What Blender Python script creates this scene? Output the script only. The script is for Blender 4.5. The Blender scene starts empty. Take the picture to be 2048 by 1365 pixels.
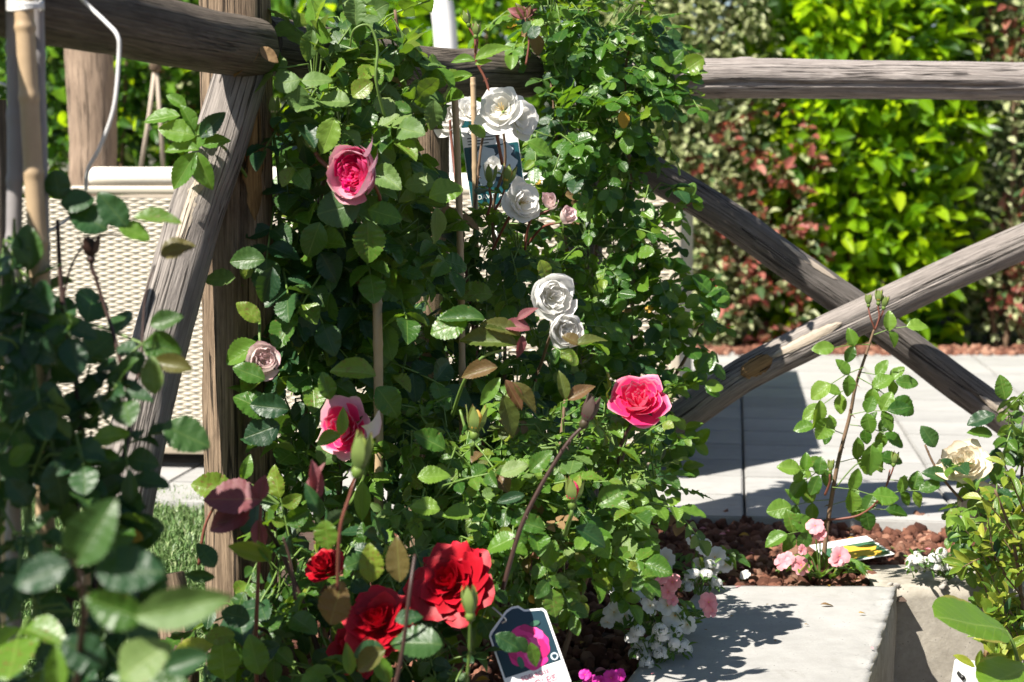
import bpy, math, random
import numpy as np
from mathutils import Vector, Matrix, noise

random.seed(7); RNG = np.random.default_rng(7)
SC = bpy.context.scene
COL = SC.collection

# ------------------------------------------------------------------ camera
CAM_H = 0.67
PITCH = math.radians(6.0)
F_PX = 3413.0                       # focal length in photo pixels (2048 wide)
cam_d = bpy.data.cameras.new('camera')
cam = bpy.data.objects.new('camera', cam_d); COL.objects.link(cam)
cam.location = (0, 0, CAM_H)
cam.rotation_euler = (math.pi / 2 - PITCH, 0, 0)
cam_d.sensor_width = 36.0
cam_d.lens = 36.0 * F_PX / 2048.0
cam_d.clip_start = 0.05; cam_d.clip_end = 500.0
cam_d.dof.use_dof = True
cam_d.dof.focus_distance = 2.42
cam_d.dof.aperture_fstop = 6.0
cam_d.dof.aperture_blades = 9
SC.camera = cam

# ------------------------------------------------------------------ sky, sun, exposure
SUN_TRAVEL = Vector((0.36, 0.34, -0.60)).normalized()      # light travels right, away and down
TO_SUN = -SUN_TRAVEL
world = bpy.data.worlds.new('World'); SC.world = world; world.use_nodes = True
wn = world.node_tree.nodes; wl = world.node_tree.links
sky = wn.new('ShaderNodeTexSky'); sky.sky_type = 'NISHITA'; sky.sun_disc = False
sky.sun_elevation = math.asin(TO_SUN.z)
sky.sun_rotation = math.atan2(TO_SUN.x, TO_SUN.y)
sky.altitude = 50; sky.air_density = 1.0; sky.dust_density = 0.6; sky.ozone_density = 1.0
bg = [n for n in wn if n.type == 'BACKGROUND'][0]
bg.inputs['Strength'].default_value = 0.05
wl.new(sky.outputs[0], bg.inputs['Color'])
sun_d = bpy.data.lights.new('sun', 'SUN'); sun_d.energy = 5.0; sun_d.angle = math.radians(0.53)
sun_d.color = (1.0, 0.945, 0.85)
sun = bpy.data.objects.new('sun', sun_d); COL.objects.link(sun)
sun.rotation_euler = SUN_TRAVEL.to_track_quat('-Z', 'Y').to_euler()
sun.location = (-3, -2, 6)
SC.view_settings.view_transform = 'Standard'
SC.view_settings.look = 'None'
SC.view_settings.gamma = 1.0
SC.view_settings.exposure = 1.15
SC.view_settings.use_curve_mapping = False
SC.render.engine = 'CYCLES'
SC.cycles.use_denoising = True
SC.cycles.max_bounces = 6
SC.cycles.diffuse_bounces = 3; SC.cycles.glossy_bounces = 2; SC.cycles.transmission_bounces = 4
SC.cycles.use_adaptive_sampling = True; SC.cycles.adaptive_threshold = 0.02
SC.cycles.transparent_max_bounces = 8
SC.cycles.sample_clamp_indirect = 6.0

# ------------------------------------------------------------------ geometry helpers
CP, SP = math.cos(PITCH), math.sin(PITCH)
CAMP = Vector((0, 0, CAM_H))
def ray(px, py):
    xc = (px - 1024.0) / F_PX; yc = (682.5 - py) / F_PX
    return Vector((xc, CP + yc * SP, -SP + yc * CP))
def P(px, py, d):
    """point that photo pixel (px,py) shows at distance d along +Y"""
    r = ray(px, py); return CAMP + r * (d / r.y)
def G(px, py, z=0.0):
    r = ray(px, py); return CAMP + r * ((z - CAM_H) / r.z)
def to_px(p):
    v = Vector(p) - CAMP
    f = v.y * CP - v.z * SP; u = v.y * SP + v.z * CP
    if f < 0.05: return (-1e6, -1e6, f)
    return (1024 + F_PX * v.x / f, 682.5 - F_PX * u / f, f)
def pxm(d): return d / F_PX           # metres per photo pixel at distance d

WORLD = {}                            # object -> world matrix (no depsgraph needed)
def link(o, M=None, parent=None):
    M = M or Matrix.Identity(4)
    COL.objects.link(o); WORLD[o.name] = M
    if parent is not None:
        o.parent = parent
        o.matrix_local = WORLD[parent.name].inverted() @ M
    else:
        o.matrix_local = M
    return o
def tag(o, label=None, cat=None, group=None, kind=None):
    if label: o['label'] = label
    if cat: o['category'] = cat
    if group: o['group'] = group
    if kind: o['kind'] = kind
    return o
def empty(name, loc, label=None, cat=None, group=None, kind=None):
    o = bpy.data.objects.new(name, None); o.empty_display_size = 0.05
    link(o, Matrix.Translation(Vector(loc)))
    return tag(o, label, cat, group, kind)
def obj(name, mesh, M=None, parent=None, label=None, cat=None, group=None, kind=None):
    o = bpy.data.objects.new(name, mesh); link(o, M, parent)
    return tag(o, label, cat, group, kind)

class MB:
    """collects verts / faces / uvs, becomes one mesh"""
    def __init__(s): s.v = []; s.f = []; s.uv = []; s.mi = []
    def add(s, v, f, uv=None, mi=0):
        b = len(s.v); s.v += [tuple(p) for p in v]
        for q in f:
            s.f.append(tuple(b + i for i in q)); s.mi.append(mi)
            s.uv.append([uv[i] for i in q] if uv else [(0, 0)] * len(q))
    def box(s, c, size, R=None, mi=0):
        sx, sy, sz = [a / 2 for a in size]; R = R or Matrix.Identity(3)
        v = [Vector(c) + R @ Vector((x, y, z)) for x in (-sx, sx) for y in (-sy, sy) for z in (-sz, sz)]
        s.add(v, [(0, 1, 3, 2), (4, 6, 7, 5), (0, 4, 5, 1), (2, 3, 7, 6), (0, 2, 6, 4), (1, 5, 7, 3)], mi=mi)
    def tube(s, pts, rad, sides=6, cap=True, mi=0):
        pts = [Vector(p) for p in pts]; n = len(pts)
        if not hasattr(rad, '__len__'): rad = [rad] * n
        v = []; uv = []; L = 0; prev = None
        for i, p in enumerate(pts):
            t = (pts[min(i + 1, n - 1)] - pts[max(i - 1, 0)])
            if t.length < 1e-9: t = Vector((0, 0, 1))
            t.normalize()
            if prev is None:
                a = t.cross(Vector((0, 1, 0.2)));
                if a.length < 1e-3: a = t.cross(Vector((1, 0, 0)))
            else: a = prev - t * prev.dot(t)
            a.normalize(); prev = a; b = t.cross(a)
            if i: L += (p - pts[i - 1]).length
            for k in range(sides):
                w = 2 * math.pi * k / sides
                v.append(p + (a * math.cos(w) + b * math.sin(w)) * rad[i]); uv.append((k / sides, L))
        f = [(i * sides + k, i * sides + (k + 1) % sides, (i + 1) * sides + (k + 1) % sides, (i + 1) * sides + k)
             for i in range(n - 1) for k in range(sides)]
        if cap:
            f += [tuple(range(sides - 1, -1, -1)), tuple((n - 1) * sides + k for k in range(sides))]
        s.add(v, f, uv, mi)
    def mesh(s, name, mats, smooth=True):
        me = bpy.data.meshes.new(name); me.from_pydata(s.v, [], s.f); me.update()
        l = me.uv_layers.new(name='UVMap')
        l.data.foreach_set('uv', [c for q in s.uv for p in q for c in p])
        for m in (mats if isinstance(mats, (list, tuple)) else [mats]): me.materials.append(m)
        if any(s.mi): me.polygons.foreach_set('material_index', s.mi)
        me.polygons.foreach_set('use_smooth', [smooth] * len(s.f))
        return me

def bevelled_box(name, size, mat, bev=0.004, seg=2, smooth=False):
    import bmesh
    bm = bmesh.new(); bmesh.ops.create_cube(bm, size=1.0)
    for v in bm.verts: v.co = Vector((v.co.x * size[0], v.co.y * size[1], v.co.z * size[2]))
    bmesh.ops.bevel(bm, geom=bm.edges[:], offset=bev, segments=seg, affect='EDGES', profile=0.6)
    me = bpy.data.meshes.new(name); bm.to_mesh(me); bm.free()
    me.materials.append(mat)
    me.polygons.foreach_set('use_smooth', [smooth] * len(me.polygons))
    return me

def frame(y_axis, z_hint):
    y = Vector(y_axis).normalized(); z = Vector(z_hint); z = z - y * z.dot(y)
    if z.length < 1e-4: z = y.orthogonal()
    z.normalize(); x = y.cross(z)
    return Matrix((x, y, z)).transposed()
def mat4(R3, loc, sx=1, sy=1, sz=1):
    M = R3.to_4x4() @ Matrix.Diagonal((sx, sy, sz, 1)); M.translation = Vector(loc); return M
def rnd_unit():
    while True:
        v = Vector((random.uniform(-1, 1), random.uniform(-1, 1), random.uniform(-1, 1)))
        if 0.05 < v.length < 1: return v.normalized()
def catmull(pts, n=8):
    pts = [Vector(p) for p in pts]; out = []
    for i in range(len(pts) - 1):
        p0 = pts[max(i - 1, 0)]; p1 = pts[i]; p2 = pts[i + 1]; p3 = pts[min(i + 2, len(pts) - 1)]
        for k in range(n):
            t = k / n
            out.append(0.5 * ((2 * p1) + (p2 - p0) * t + (2 * p0 - 5 * p1 + 4 * p2 - p3) * t * t + (3 * p1 - p0 - 3 * p2 + p3) * t ** 3))
    out.append(pts[-1]); return out

# ------------------------------------------------------------------ materials
class NT:
    def __init__(s, name):
        s.m = bpy.data.materials.new(name); s.m.use_nodes = True; s.t = s.m.node_tree; s.t.nodes.clear()
        s.out = s.n('OutputMaterial')
    def n(s, typ, **kw):
        nd = s.t.nodes.new('ShaderNode' + typ)
        for k, v in kw.items():
            if k in nd.inputs: s.set(nd, k, v)
            else: setattr(nd, k, v)
        return nd
    def set(s, nd, k, v):
        if isinstance(v, bpy.types.NodeSocket): s.t.links.new(v, nd.inputs[k])
        else:
            if isinstance(v, (tuple, list)) and len(v) == 3 and nd.inputs[k].type == 'RGBA': v = (*v, 1)
            nd.inputs[k].default_value = v
    def math(s, op, a, b=None, c=None, clamp=False):
        nd = s.n('Math', operation=op, use_clamp=clamp)
        for i, x in enumerate((a, b, c)):
            if x is not None: s.set(nd, i, x)
        return nd.outputs[0]
    def mix(s, fac, a, b, mode='MIX'):
        nd = s.n('MixRGB', blend_type=mode); s.set(nd, 0, fac); s.set(nd, 1, a); s.set(nd, 2, b); return nd.outputs[0]
    def ramp(s, fac, stops):
        nd = s.n('ValToRGB'); e = nd.color_ramp.elements
        while len(e) < len(stops): e.new(0.5)
        for i, (p, c) in enumerate(stops):
            e[i].position = p; e[i].color = (*c, 1) if len(c) == 3 else c
        s.set(nd, 0, fac); return nd.outputs[0]
    def noise(s, vec, scale, detail=4, rough=0.55, dist=0.0):
        nd = s.n('TexNoise'); s.set(nd, 'Vector', vec)
        nd.inputs['Scale'].default_value = scale; nd.inputs['Detail'].default_value = detail
        nd.inputs['Roughness'].default_value = rough; nd.inputs['Distortion'].default_value = dist
        return nd.outputs[0]
    def coord(s, which='Object', scale=(1, 1, 1), loc=(0, 0, 0)):
        tc = s.n('TexCoord'); mp = s.n('Mapping')
        s.t.links.new(tc.outputs[which], mp.inputs[0]); mp.inputs['Scale'].default_value = scale; mp.inputs['Location'].default_value = loc
        return mp.outputs[0]
    def bump(s, h, strength=0.4, dist=0.01):
        nd = s.n('Bump'); nd.inputs['Strength'].default_value = strength; nd.inputs['Distance'].default_value = dist
        s.t.links.new(h, nd.inputs['Height']); return nd.outputs[0]
    def principled(s, **kw):
        nd = s.n('BsdfPrincipled')
        for k, v in kw.items(): s.set(nd, k.replace('_', ' '), v)
        return nd.outputs[0]
    def finish(s, sh): s.t.links.new(sh, s.out.inputs[0]); return s.m

def rnd_val(t):
    """per-leaf random: attribute on joined meshes, object random on single ones"""
    a = t.n('Attribute', attribute_name='lv').outputs['Fac']; o = t.n('ObjectInfo').outputs['Random']
    return t.math('FRACT', t.math('ADD', a, o))

def leaf_material(name, stops, trans_col, trans=0.3, rough=0.36, vein=0.35, under=None, edge=None, spots=0.0, nveins=7.0, spec=0.42):
    t = NT(name)
    r = rnd_val(t)
    col = t.ramp(r, stops)
    uv = t.n('UVMap').outputs[0]
    sep = t.n('SeparateXYZ'); t.set(sep, 0, uv)
    au = t.math('ABSOLUTE', t.math('SUBTRACT', sep.outputs[0], 0.5))
    mid = t.math('SUBTRACT', 1.0, t.math('DIVIDE', au, 0.035), clamp=True)
    ph = t.math('SUBTRACT', t.math('MULTIPLY', sep.outputs[1], nveins), t.math('MULTIPLY', au, nveins * 0.75))
    sv = t.math('ABSOLUTE', t.math('SUBTRACT', t.math('FRACT', ph), 0.5))
    side = t.math('SUBTRACT', 1.0, t.math('DIVIDE', sv, 0.10), clamp=True)
    veins = t.math('MAXIMUM', mid, t.math('MULTIPLY', side, 0.45))
    objc = t.coord('Object')
    nz = t.noise(t.coord('Generated', (3, 3, 3)), 6, 4)
    col = t.mix(0.35, col, t.mix(nz, (0.5, 0.5, 0.5), (1.35, 1.35, 1.2)), 'MULTIPLY')
    lighter = t.mix(0.4, col, (0.42, 0.52, 0.14), 'MIX')
    col = t.mix(t.math('MULTIPLY', veins, vein), col, lighter)
    if edge:
        em = t.math('GREATER_THAN', t.math('ADD', au, t.math('MULTIPLY', nz, 0.1)), edge[1])
        col = t.mix(em, col, edge[0])
    if spots > 0:
        sp = t.noise(uv, 9, 2); sp2 = t.math('GREATER_THAN', t.math('ADD', sp, t.math('MULTIPLY', r, 0.12)), 0.80 - spots * 0.1)
        col = t.mix(t.math('MULTIPLY', sp2, 0.8), col, (0.16, 0.09, 0.03))
    back = t.n('NewGeometry').outputs['Backfacing']
    ucol = under if under else None
    if ucol is None: uc = t.mix(0.40, col, (0.17, 0.24, 0.10))
    else: uc = t.mix(0.75, col, ucol)
    col2 = t.mix(back, col, uc)
    h = t.math('ADD', t.math('MULTIPLY', veins, -0.6), t.math('MULTIPLY', t.noise(uv, 14, 2), 0.5))
    bmp = t.bump(h, 0.35, 0.0015)
    rg = t.math('ADD', t.math('MULTIPLY', back, 0.25), t.math('ADD', rough, t.math('MULTIPLY', nz, 0.12)))
    pr = t.principled(Base_Color=col2, Roughness=rg, Normal=bmp, Specular_IOR_Level=spec)
    tr = t.n('BsdfTranslucent'); t.set(tr, 'Color', t.mix(0.6, t.mix(0.5, col, trans_col), trans_col)); t.set(tr, 'Normal', bmp)
    mx = t.n('MixShader'); mx.inputs[0].default_value = trans
    t.t.links.new(pr, mx.inputs[1]); t.t.links.new(tr.outputs[0], mx.inputs[2])
    return t.finish(mx.outputs[0])

def petal_material(name, base, mid, edge, back, trans=0.3, rough=0.5, var=0.15, edge_pos=0.86):
    t = NT(name)
    uv = t.n('UVMap').outputs[0]; sep = t.n('SeparateXYZ'); t.set(sep, 0, uv)
    nz = t.noise(uv, 5, 3); r = rnd_val(t)
    v = t.math('ADD', sep.outputs[1], t.math('MULTIPLY', t.math('SUBTRACT', nz, 0.5), 0.25))
    col = t.ramp(v, [(0.0, base), (0.5, mid), (edge_pos, mid), (1.0, edge)])
    col = t.mix(var, col, t.mix(r, (0.55, 0.55, 0.55), (1.4, 1.4, 1.4)), 'MULTIPLY')
    bk = t.n('NewGeometry').outputs['Backfacing']
    col = t.mix(bk, col, t.mix(0.6, col, back))
    lines = t.noise(t.coord('UV', (40, 2, 1)), 1.0, 2)
    bmp = t.bump(t.math('ADD', lines, t.math('MULTIPLY', nz, 2.0)), 0.16, 0.0010)
    pr = t.principled(Base_Color=col, Roughness=rough, Normal=bmp, Specular_IOR_Level=0.3)
    tr = t.n('BsdfTranslucent'); t.set(tr, 'Color', col)
    mx = t.n('MixShader'); mx.inputs[0].default_value = trans
    t.t.links.new(pr, mx.inputs[1]); t.t.links.new(tr.outputs[0], mx.inputs[2])
    return t.finish(mx.outputs[0])

def wood_material(name, light, dark, raw, raw_amt=0.5, crack=0.5, spec_tint=None, patch=(3.0, 1.0)):
    t = NT(name)
    fine = t.noise(t.coord('UV', (330, 11, 1)), 1.0, 6, 0.65)          # fibres run along the log
    broad = t.noise(t.coord('UV', (42, 2.6, 1)), 1.0, 5, 0.6)
    blotch = t.noise(t.coord('UV', (60, 16, 1), (3, 7, 0)), 1.0, 5, 0.65)
    col = t.ramp(t.math('ADD', t.math('MULTIPLY', fine, 0.6), t.math('MULTIPLY', broad, 0.4)),
                 [(0.36, dark), (0.5, tuple((a + b) / 2 for a, b in zip(light, dark))), (0.62, light)])
    col = t.mix(t.math('MULTIPLY', t.math('SUBTRACT', blotch, 0.50, clamp=True), 2.6, clamp=True), col, tuple(c * 0.55 for c in dark))
    pn = t.noise(t.coord('UV', (patch[0], patch[1], 1), (5, 1, 0)), 2.2, 4, 0.6, 0.4)
    pm = t.math('MULTIPLY', t.math('SUBTRACT', pn, 0.78 - raw_amt * 0.3), 7.0, clamp=True)
    rawc = t.mix(fine, tuple(c * 0.55 for c in raw), tuple(min(1, c * 1.25) for c in raw))
    col = t.mix(pm, col, rawc)
    cr = t.noise(t.coord('UV', (95, 2.0, 1), (0, 2, 0)), 1.0, 3, 0.5)
    cm = t.math('MULTIPLY', t.math('SUBTRACT', 0.018 + 0.012 * crack, t.math('ABSOLUTE', t.math('SUBTRACT', cr, 0.5))), 60 * crack, clamp=True)
    cm = t.math('MULTIPLY', cm, t.math('GREATER_THAN', broad, 0.5))
    col = t.mix(t.math('MULTIPLY', cm, 0.85), col, (0.012, 0.010, 0.008))
    h = t.math('SUBTRACT', t.math('ADD', fine, t.math('MULTIPLY', blotch, 0.4)), t.math('MULTIPLY', cm, 1.2))
    return t.finish(t.principled(Base_Color=col, Roughness=0.82, Normal=t.bump(h, 0.9, 0.004), Specular_IOR_Level=0.25))

def plain(name, col, rough=0.6, nscale=30, namt=0.25, bump=0.15, bdist=0.003, metal=0.0):
    t = NT(name); c = t.coord('Object'); nz = t.noise(c, nscale, 5)
    cc = t.mix(namt, col, t.mix(nz, (0.45, 0.45, 0.45), (1.5, 1.5, 1.5)), 'MULTIPLY')
    return t.finish(t.principled(Base_Color=cc, Roughness=rough, Normal=t.bump(nz, bump, bdist), Metallic=metal))

def concrete(name, light, dark, stain=(0.14, 0.13, 0.11), stain_amt=0.35, grain=0.0, pits=0.5, vary=0.0, scale=1.0):
    t = NT(name); c = t.coord('Object')
    big = t.noise(c, 3.5 * scale, 5, 0.6); med = t.noise(c, 22 * scale, 5, 0.65); fine = t.noise(c, 260, 4, 0.7)
    col = t.ramp(t.math('ADD', t.math('MULTIPLY', big, 0.5), t.math('MULTIPLY', med, 0.5)), [(0.33, dark), (0.62, light)])
    sm = t.math('MULTIPLY', t.math('SUBTRACT', t.noise(c, 7 * scale, 6, 0.7, 0.6), 0.56, clamp=True), 5 * stain_amt, clamp=True)
    col = t.mix(sm, col, stain)
    col = t.mix(0.3, col, t.mix(fine, (0.55, 0.55, 0.55), (1.4, 1.4, 1.4)), 'MULTIPLY')
    h = t.math('ADD', t.math('MULTIPLY', fine, 0.5), med)
    if grain > 0:
        g = t.noise(t.coord('Object', (2.2, 38, 10)), 1.0, 4, 0.6, 0.3)
        col = t.mix(grain, col, t.mix(g, (0.72, 0.71, 0.69), (1.22, 1.22, 1.22)), 'MULTIPLY'); h = t.math('ADD', h, t.math('MULTIPLY', g, 1.2))
    if vary > 0:
        r = t.n('ObjectInfo').outputs['Random']
        col = t.mix(vary, col, t.mix(r, (0.72, 0.72, 0.72), (1.25, 1.24, 1.22)), 'MULTIPLY')
    vo = t.n('TexVoronoi'); t.set(vo, 'Vector', c); vo.inputs['Scale'].default_value = 130
    pit = t.math('LESS_THAN', vo.outputs[0], 0.16)
    pit = t.math('MULTIPLY', pit, t.math('GREATER_THAN', med, 0.55))
    col = t.mix(t.math('MULTIPLY', pit, pits * 0.6), col, (0.1, 0.095, 0.085))
    h = t.math('SUBTRACT', h, t.math('MULTIPLY', pit, pits))
    return t.finish(t.principled(Base_Color=col, Roughness=0.86, Normal=t.bump(h, 0.35, 0.003), Specular_IOR_Level=0.25))

M = {}
# leaves
M['rose'] = leaf_material('rose_leaf', [(0.0, (0.024, 0.072, 0.013)), (0.45, (0.048, 0.125, 0.016)), (0.8, (0.090, 0.180, 0.020)), (1.0, (0.18, 0.235, 0.028))], (0.28, 0.50, 0.015), 0.28, 0.31, 0.5, spots=0.8)
M['rose_pale'] = leaf_material('pale_rose_leaf', [(0.0, (0.075, 0.150, 0.035)), (0.6, (0.115, 0.195, 0.05)), (1.0, (0.20, 0.27, 0.09))], (0.35, 0.50, 0.07), 0.28, 0.48, 0.5, spots=0.3)
M['fresh'] = leaf_material('fresh_leaf', [(0.0, (0.07, 0.17, 0.022)), (0.6, (0.11, 0.22, 0.028)), (1.0, (0.17, 0.28, 0.04))], (0.40, 0.62, 0.03), 0.34, 0.30, 0.55)
M['climber'] = leaf_material('glossy_leaf', [(0.0, (0.018, 0.064, 0.010)), (0.5, (0.040, 0.118, 0.014)), (0.85, (0.080, 0.180, 0.017)), (1.0, (0.16, 0.24, 0.02))], (0.28, 0.56, 0.012), 0.30, 0.27, 0.4, spec=0.5, spots=0.4)
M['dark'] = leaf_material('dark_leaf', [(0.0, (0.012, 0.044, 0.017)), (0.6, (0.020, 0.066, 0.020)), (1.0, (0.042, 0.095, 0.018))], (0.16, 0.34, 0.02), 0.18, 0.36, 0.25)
M['bronze'] = leaf_material('bronze_leaf', [(0.0, (0.07, 0.11, 0.02)), (0.5, (0.10, 0.095, 0.025)), (1.0, (0.17, 0.06, 0.045))], (0.42, 0.28, 0.05), 0.3, 0.36, 0.5, under=(0.30, 0.15, 0.10))
M['burgundy'] = leaf_material('burgundy_leaf', [(0.0, (0.17, 0.05, 0.06)), (1.0, (0.26, 0.085, 0.10))], (0.45, 0.09, 0.09), 0.25, 0.5, 0.35, under=(0.28, 0.10, 0.11))
M['yellowed'] = leaf_material('yellowed_leaf', [(0.0, (0.45, 0.26, 0.03)), (1.0, (0.55, 0.32, 0.05))], (0.7, 0.4, 0.03), 0.35, 0.5, 0.3)
M['dry'] = leaf_material('dry_leaf', [(0.0, (0.22, 0.13, 0.06)), (1.0, (0.32, 0.20, 0.10))], (0.4, 0.22, 0.08), 0.25, 0.7, 0.3)
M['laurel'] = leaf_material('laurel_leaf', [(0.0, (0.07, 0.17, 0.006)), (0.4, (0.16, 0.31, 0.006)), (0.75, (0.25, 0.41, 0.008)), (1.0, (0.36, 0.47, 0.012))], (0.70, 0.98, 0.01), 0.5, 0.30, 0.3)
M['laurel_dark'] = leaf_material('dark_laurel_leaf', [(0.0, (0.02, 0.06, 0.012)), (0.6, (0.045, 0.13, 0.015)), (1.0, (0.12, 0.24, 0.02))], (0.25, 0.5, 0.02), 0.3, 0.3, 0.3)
M['variegated'] = leaf_material('variegated_leaf', [(0.0, (0.20, 0.25, 0.10)), (0.5, (0.34, 0.38, 0.19)), (1.0, (0.50, 0.52, 0.30))], (0.6, 0.66, 0.3), 0.3, 0.42, 0.1, edge=((0.58, 0.58, 0.36), 0.40))
M['photinia'] = leaf_material('photinia_leaf', [(0.0, (0.09, 0.07, 0.04)), (0.45, (0.20, 0.065, 0.055)), (0.8, (0.34, 0.10, 0.09)), (1.0, (0.42, 0.19, 0.15))], (0.7, 0.12, 0.08), 0.3, 0.30, 0.2)
M['photinia_green'] = leaf_material('photinia_green_leaf', [(0.0, (0.03, 0.07, 0.03)), (1.0, (0.09, 0.15, 0.06))], (0.3, 0.4, 0.05), 0.25, 0.3, 0.2)
M['shrub'] = leaf_material('yellow_green_leaf', [(0.0, (0.07, 0.15, 0.02)), (0.5, (0.15, 0.24, 0.025)), (1.0, (0.34, 0.36, 0.05))], (0.55, 0.62, 0.04), 0.34, 0.30, 0.35, edge=((0.36, 0.36, 0.08), 0.455))
M['bigleaf'] = leaf_material('broad_leaf', [(0.0, (0.12, 0.25, 0.022)), (1.0, (0.15, 0.28, 0.026))], (0.5, 0.72, 0.03), 0.36, 0.28, 0.9, edge=((0.32, 0.28, 0.06), 0.485), nveins=8)
M['bedding'] = leaf_material('bedding_leaf', [(0.0, (0.03, 0.09, 0.02)), (1.0, (0.09, 0.18, 0.03))], (0.3, 0.5, 0.03), 0.3, 0.32, 0.4)
M['olive'] = leaf_material('olive_leaf', [(0.0, (0.06, 0.09, 0.04)), (1.0, (0.16, 0.19, 0.10))], (0.3, 0.36, 0.14), 0.25, 0.5, 0.1)
# petals
M['pink'] = petal_material('pink_petal', (0.76, 0.008, 0.15), (0.84, 0.016, 0.22), (0.86, 0.16, 0.36), (0.74, 0.12, 0.28), 0.36)
M['pink_pale'] = petal_material('pale_pink_petal', (0.75, 0.14, 0.26), (0.70, 0.32, 0.42), (0.66, 0.42, 0.40), (0.60, 0.36, 0.46), 0.28)
M['pink_rim'] = petal_material('pale_rimmed_petal', (0.76, 0.016, 0.10), (0.80, 0.035, 0.17), (0.86, 0.34, 0.44), (0.82, 0.24, 0.34), 0.32, edge_pos=0.85)
M['blush'] = petal_material('blush_petal', (0.72, 0.62, 0.34), (0.74, 0.60, 0.58), (0.70, 0.42, 0.48), (0.76, 0.66, 0.60), 0.3)
M['white'] = petal_material('white_petal', (0.82, 0.77, 0.58), (0.86, 0.85, 0.82), (0.87, 0.86, 0.84), (0.86, 0.85, 0.83), 0.42, var=0.04)
M['cream'] = petal_material('cream_petal', (0.78, 0.66, 0.36), (0.84, 0.77, 0.62), (0.70, 0.54, 0.36), (0.80, 0.74, 0.60), 0.38, var=0.1)
M['red'] = petal_material('red_petal', (0.18, 0.001, 0.006), (0.36, 0.002, 0.011), (0.46, 0.005, 0.020), (0.42, 0.004, 0.016), 0.14, rough=0.5, var=0.45)
M['impatiens_pink'] = petal_material('pink_bedding_petal', (0.75, 0.20, 0.26), (0.78, 0.32, 0.36), (0.80, 0.44, 0.46), (0.76, 0.36, 0.38), 0.3)
M['magenta'] = petal_material('magenta_petal', (0.55, 0.02, 0.25), (0.62, 0.03, 0.36), (0.6, 0.05, 0.4), (0.5, 0.05, 0.35), 0.3)
M['bud_green'] = petal_material('sepal', (0.12, 0.22, 0.04), (0.22, 0.28, 0.06), (0.34, 0.18, 0.08), (0.18, 0.26, 0.08), 0.2)
M['bud_yellow'] = petal_material('yellow_petal', (0.62, 0.42, 0.06), (0.75, 0.46, 0.12), (0.70, 0.30, 0.16), (0.72, 0.5, 0.16), 0.3)
M['magenta_dark'] = petal_material('dark_bud_petal', (0.10, 0.01, 0.04), (0.16, 0.015, 0.06), (0.2, 0.03, 0.09), (0.14, 0.03, 0.06), 0.15)
M['sepal_dark'] = petal_material('dark_sepal', (0.05, 0.05, 0.02), (0.09, 0.05, 0.04), (0.14, 0.10, 0.08), (0.08, 0.06, 0.05), 0.1)
M['stamen'] = plain('stamen', (0.50, 0.36, 0.14), 0.7)
# stems
M['stem'] = plain('green_stem', (0.12, 0.20, 0.04), 0.5, 60)
M['stem_red'] = plain('reddish_stem', (0.17, 0.055, 0.035), 0.5, 60)
M['stem_dark'] = plain('dark_stem', (0.050, 0.024, 0.018), 0.5, 60)
M['stem_brown'] = plain('woody_stem', (0.16, 0.10, 0.06), 0.8, 60)
M['cane'] = plain('bamboo', (0.42, 0.30, 0.18), 0.5, 40, 0.4)
M['cane_grey'] = plain('grey_bamboo', (0.27, 0.25, 0.25), 0.6, 40, 0.35)
# wood
M['wood_rail'] = wood_material('dark_rail_wood', (0.20, 0.165, 0.13), (0.055, 0.043, 0.034), (0.36, 0.25, 0.14), 0.42, 0.5)
M['wood_post'] = wood_material('brown_post_wood', (0.36, 0.26, 0.175), (0.10, 0.068, 0.045), (0.44, 0.24, 0.09), 0.42, 0.8)
M['wood_grey'] = wood_material('silver_rail_wood', (0.44, 0.39, 0.36), (0.21, 0.18, 0.165), (0.44, 0.34, 0.24), 0.30, 0.6)
M['wood_brace'] = wood_material('dark_brace_wood', (0.23, 0.205, 0.185), (0.085, 0.074, 0.066), (0.56, 0.47, 0.36), 0.44, 0.8)
M['wood_brace_front'] = wood_material('grey_brace_wood', (0.36, 0.32, 0.29), (0.15, 0.13, 0.118), (0.66, 0.57, 0.45), 0.44, 0.9)
M['wood_far'] = wood_material('far_post_wood', (0.46, 0.34, 0.25), (0.20, 0.14, 0.10), (0.5, 0.35, 0.22), 0.3, 0.8)
M['wood_fresh'] = wood_material('fresh_cut_wood', (0.46, 0.28, 0.12), (0.15, 0.08, 0.035), (0.56, 0.40, 0.22), 0.5, 0.9)
# hard things
M['paving'] = concrete('paving_concrete', (0.385, 0.38, 0.37), (0.315, 0.31, 0.30), (0.21, 0.20, 0.18), 0.5, grain=0.5, pits=0.3, vary=0.3)
M['step'] = concrete('step_concrete', (0.39, 0.383, 0.37), (0.29, 0.283, 0.27), (0.20, 0.185, 0.16), 0.55, pits=0.9)
M['step_side'] = concrete('rough_concrete', (0.46, 0.43, 0.37), (0.24, 0.215, 0.175), (0.06, 0.065, 0.035), 0.5, pits=1.0, scale=2.0)
M['mortar'] = concrete('mortar', (0.40, 0.375, 0.34), (0.26, 0.235, 0.21), (0.2, 0.18, 0.16), 0.3, pits=1.0, scale=3.0)
M['render'] = concrete('render_concrete', (0.40, 0.365, 0.31), (0.24, 0.215, 0.175), (0.09, 0.09, 0.05), 0.6, pits=1.0, scale=2.2)
M['soil'] = plain('soil', (0.075, 0.045, 0.032), 0.95, 40, 0.6, 0.8, 0.01)
M['turf_base'] = plain('turf_base', (0.05, 0.075, 0.03), 0.95, 60, 0.5)
M['wicker'] = plain('wicker', (0.47, 0.415, 0.33), 0.45, 9, 0.3)
M['wicker_in'] = plain('wicker_backing', (0.32, 0.265, 0.20), 0.8, 25, 0.2)
M['cushion'] = plain('cushion_fabric', (0.80, 0.76, 0.66), 0.8, 150, 0.12)
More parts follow.
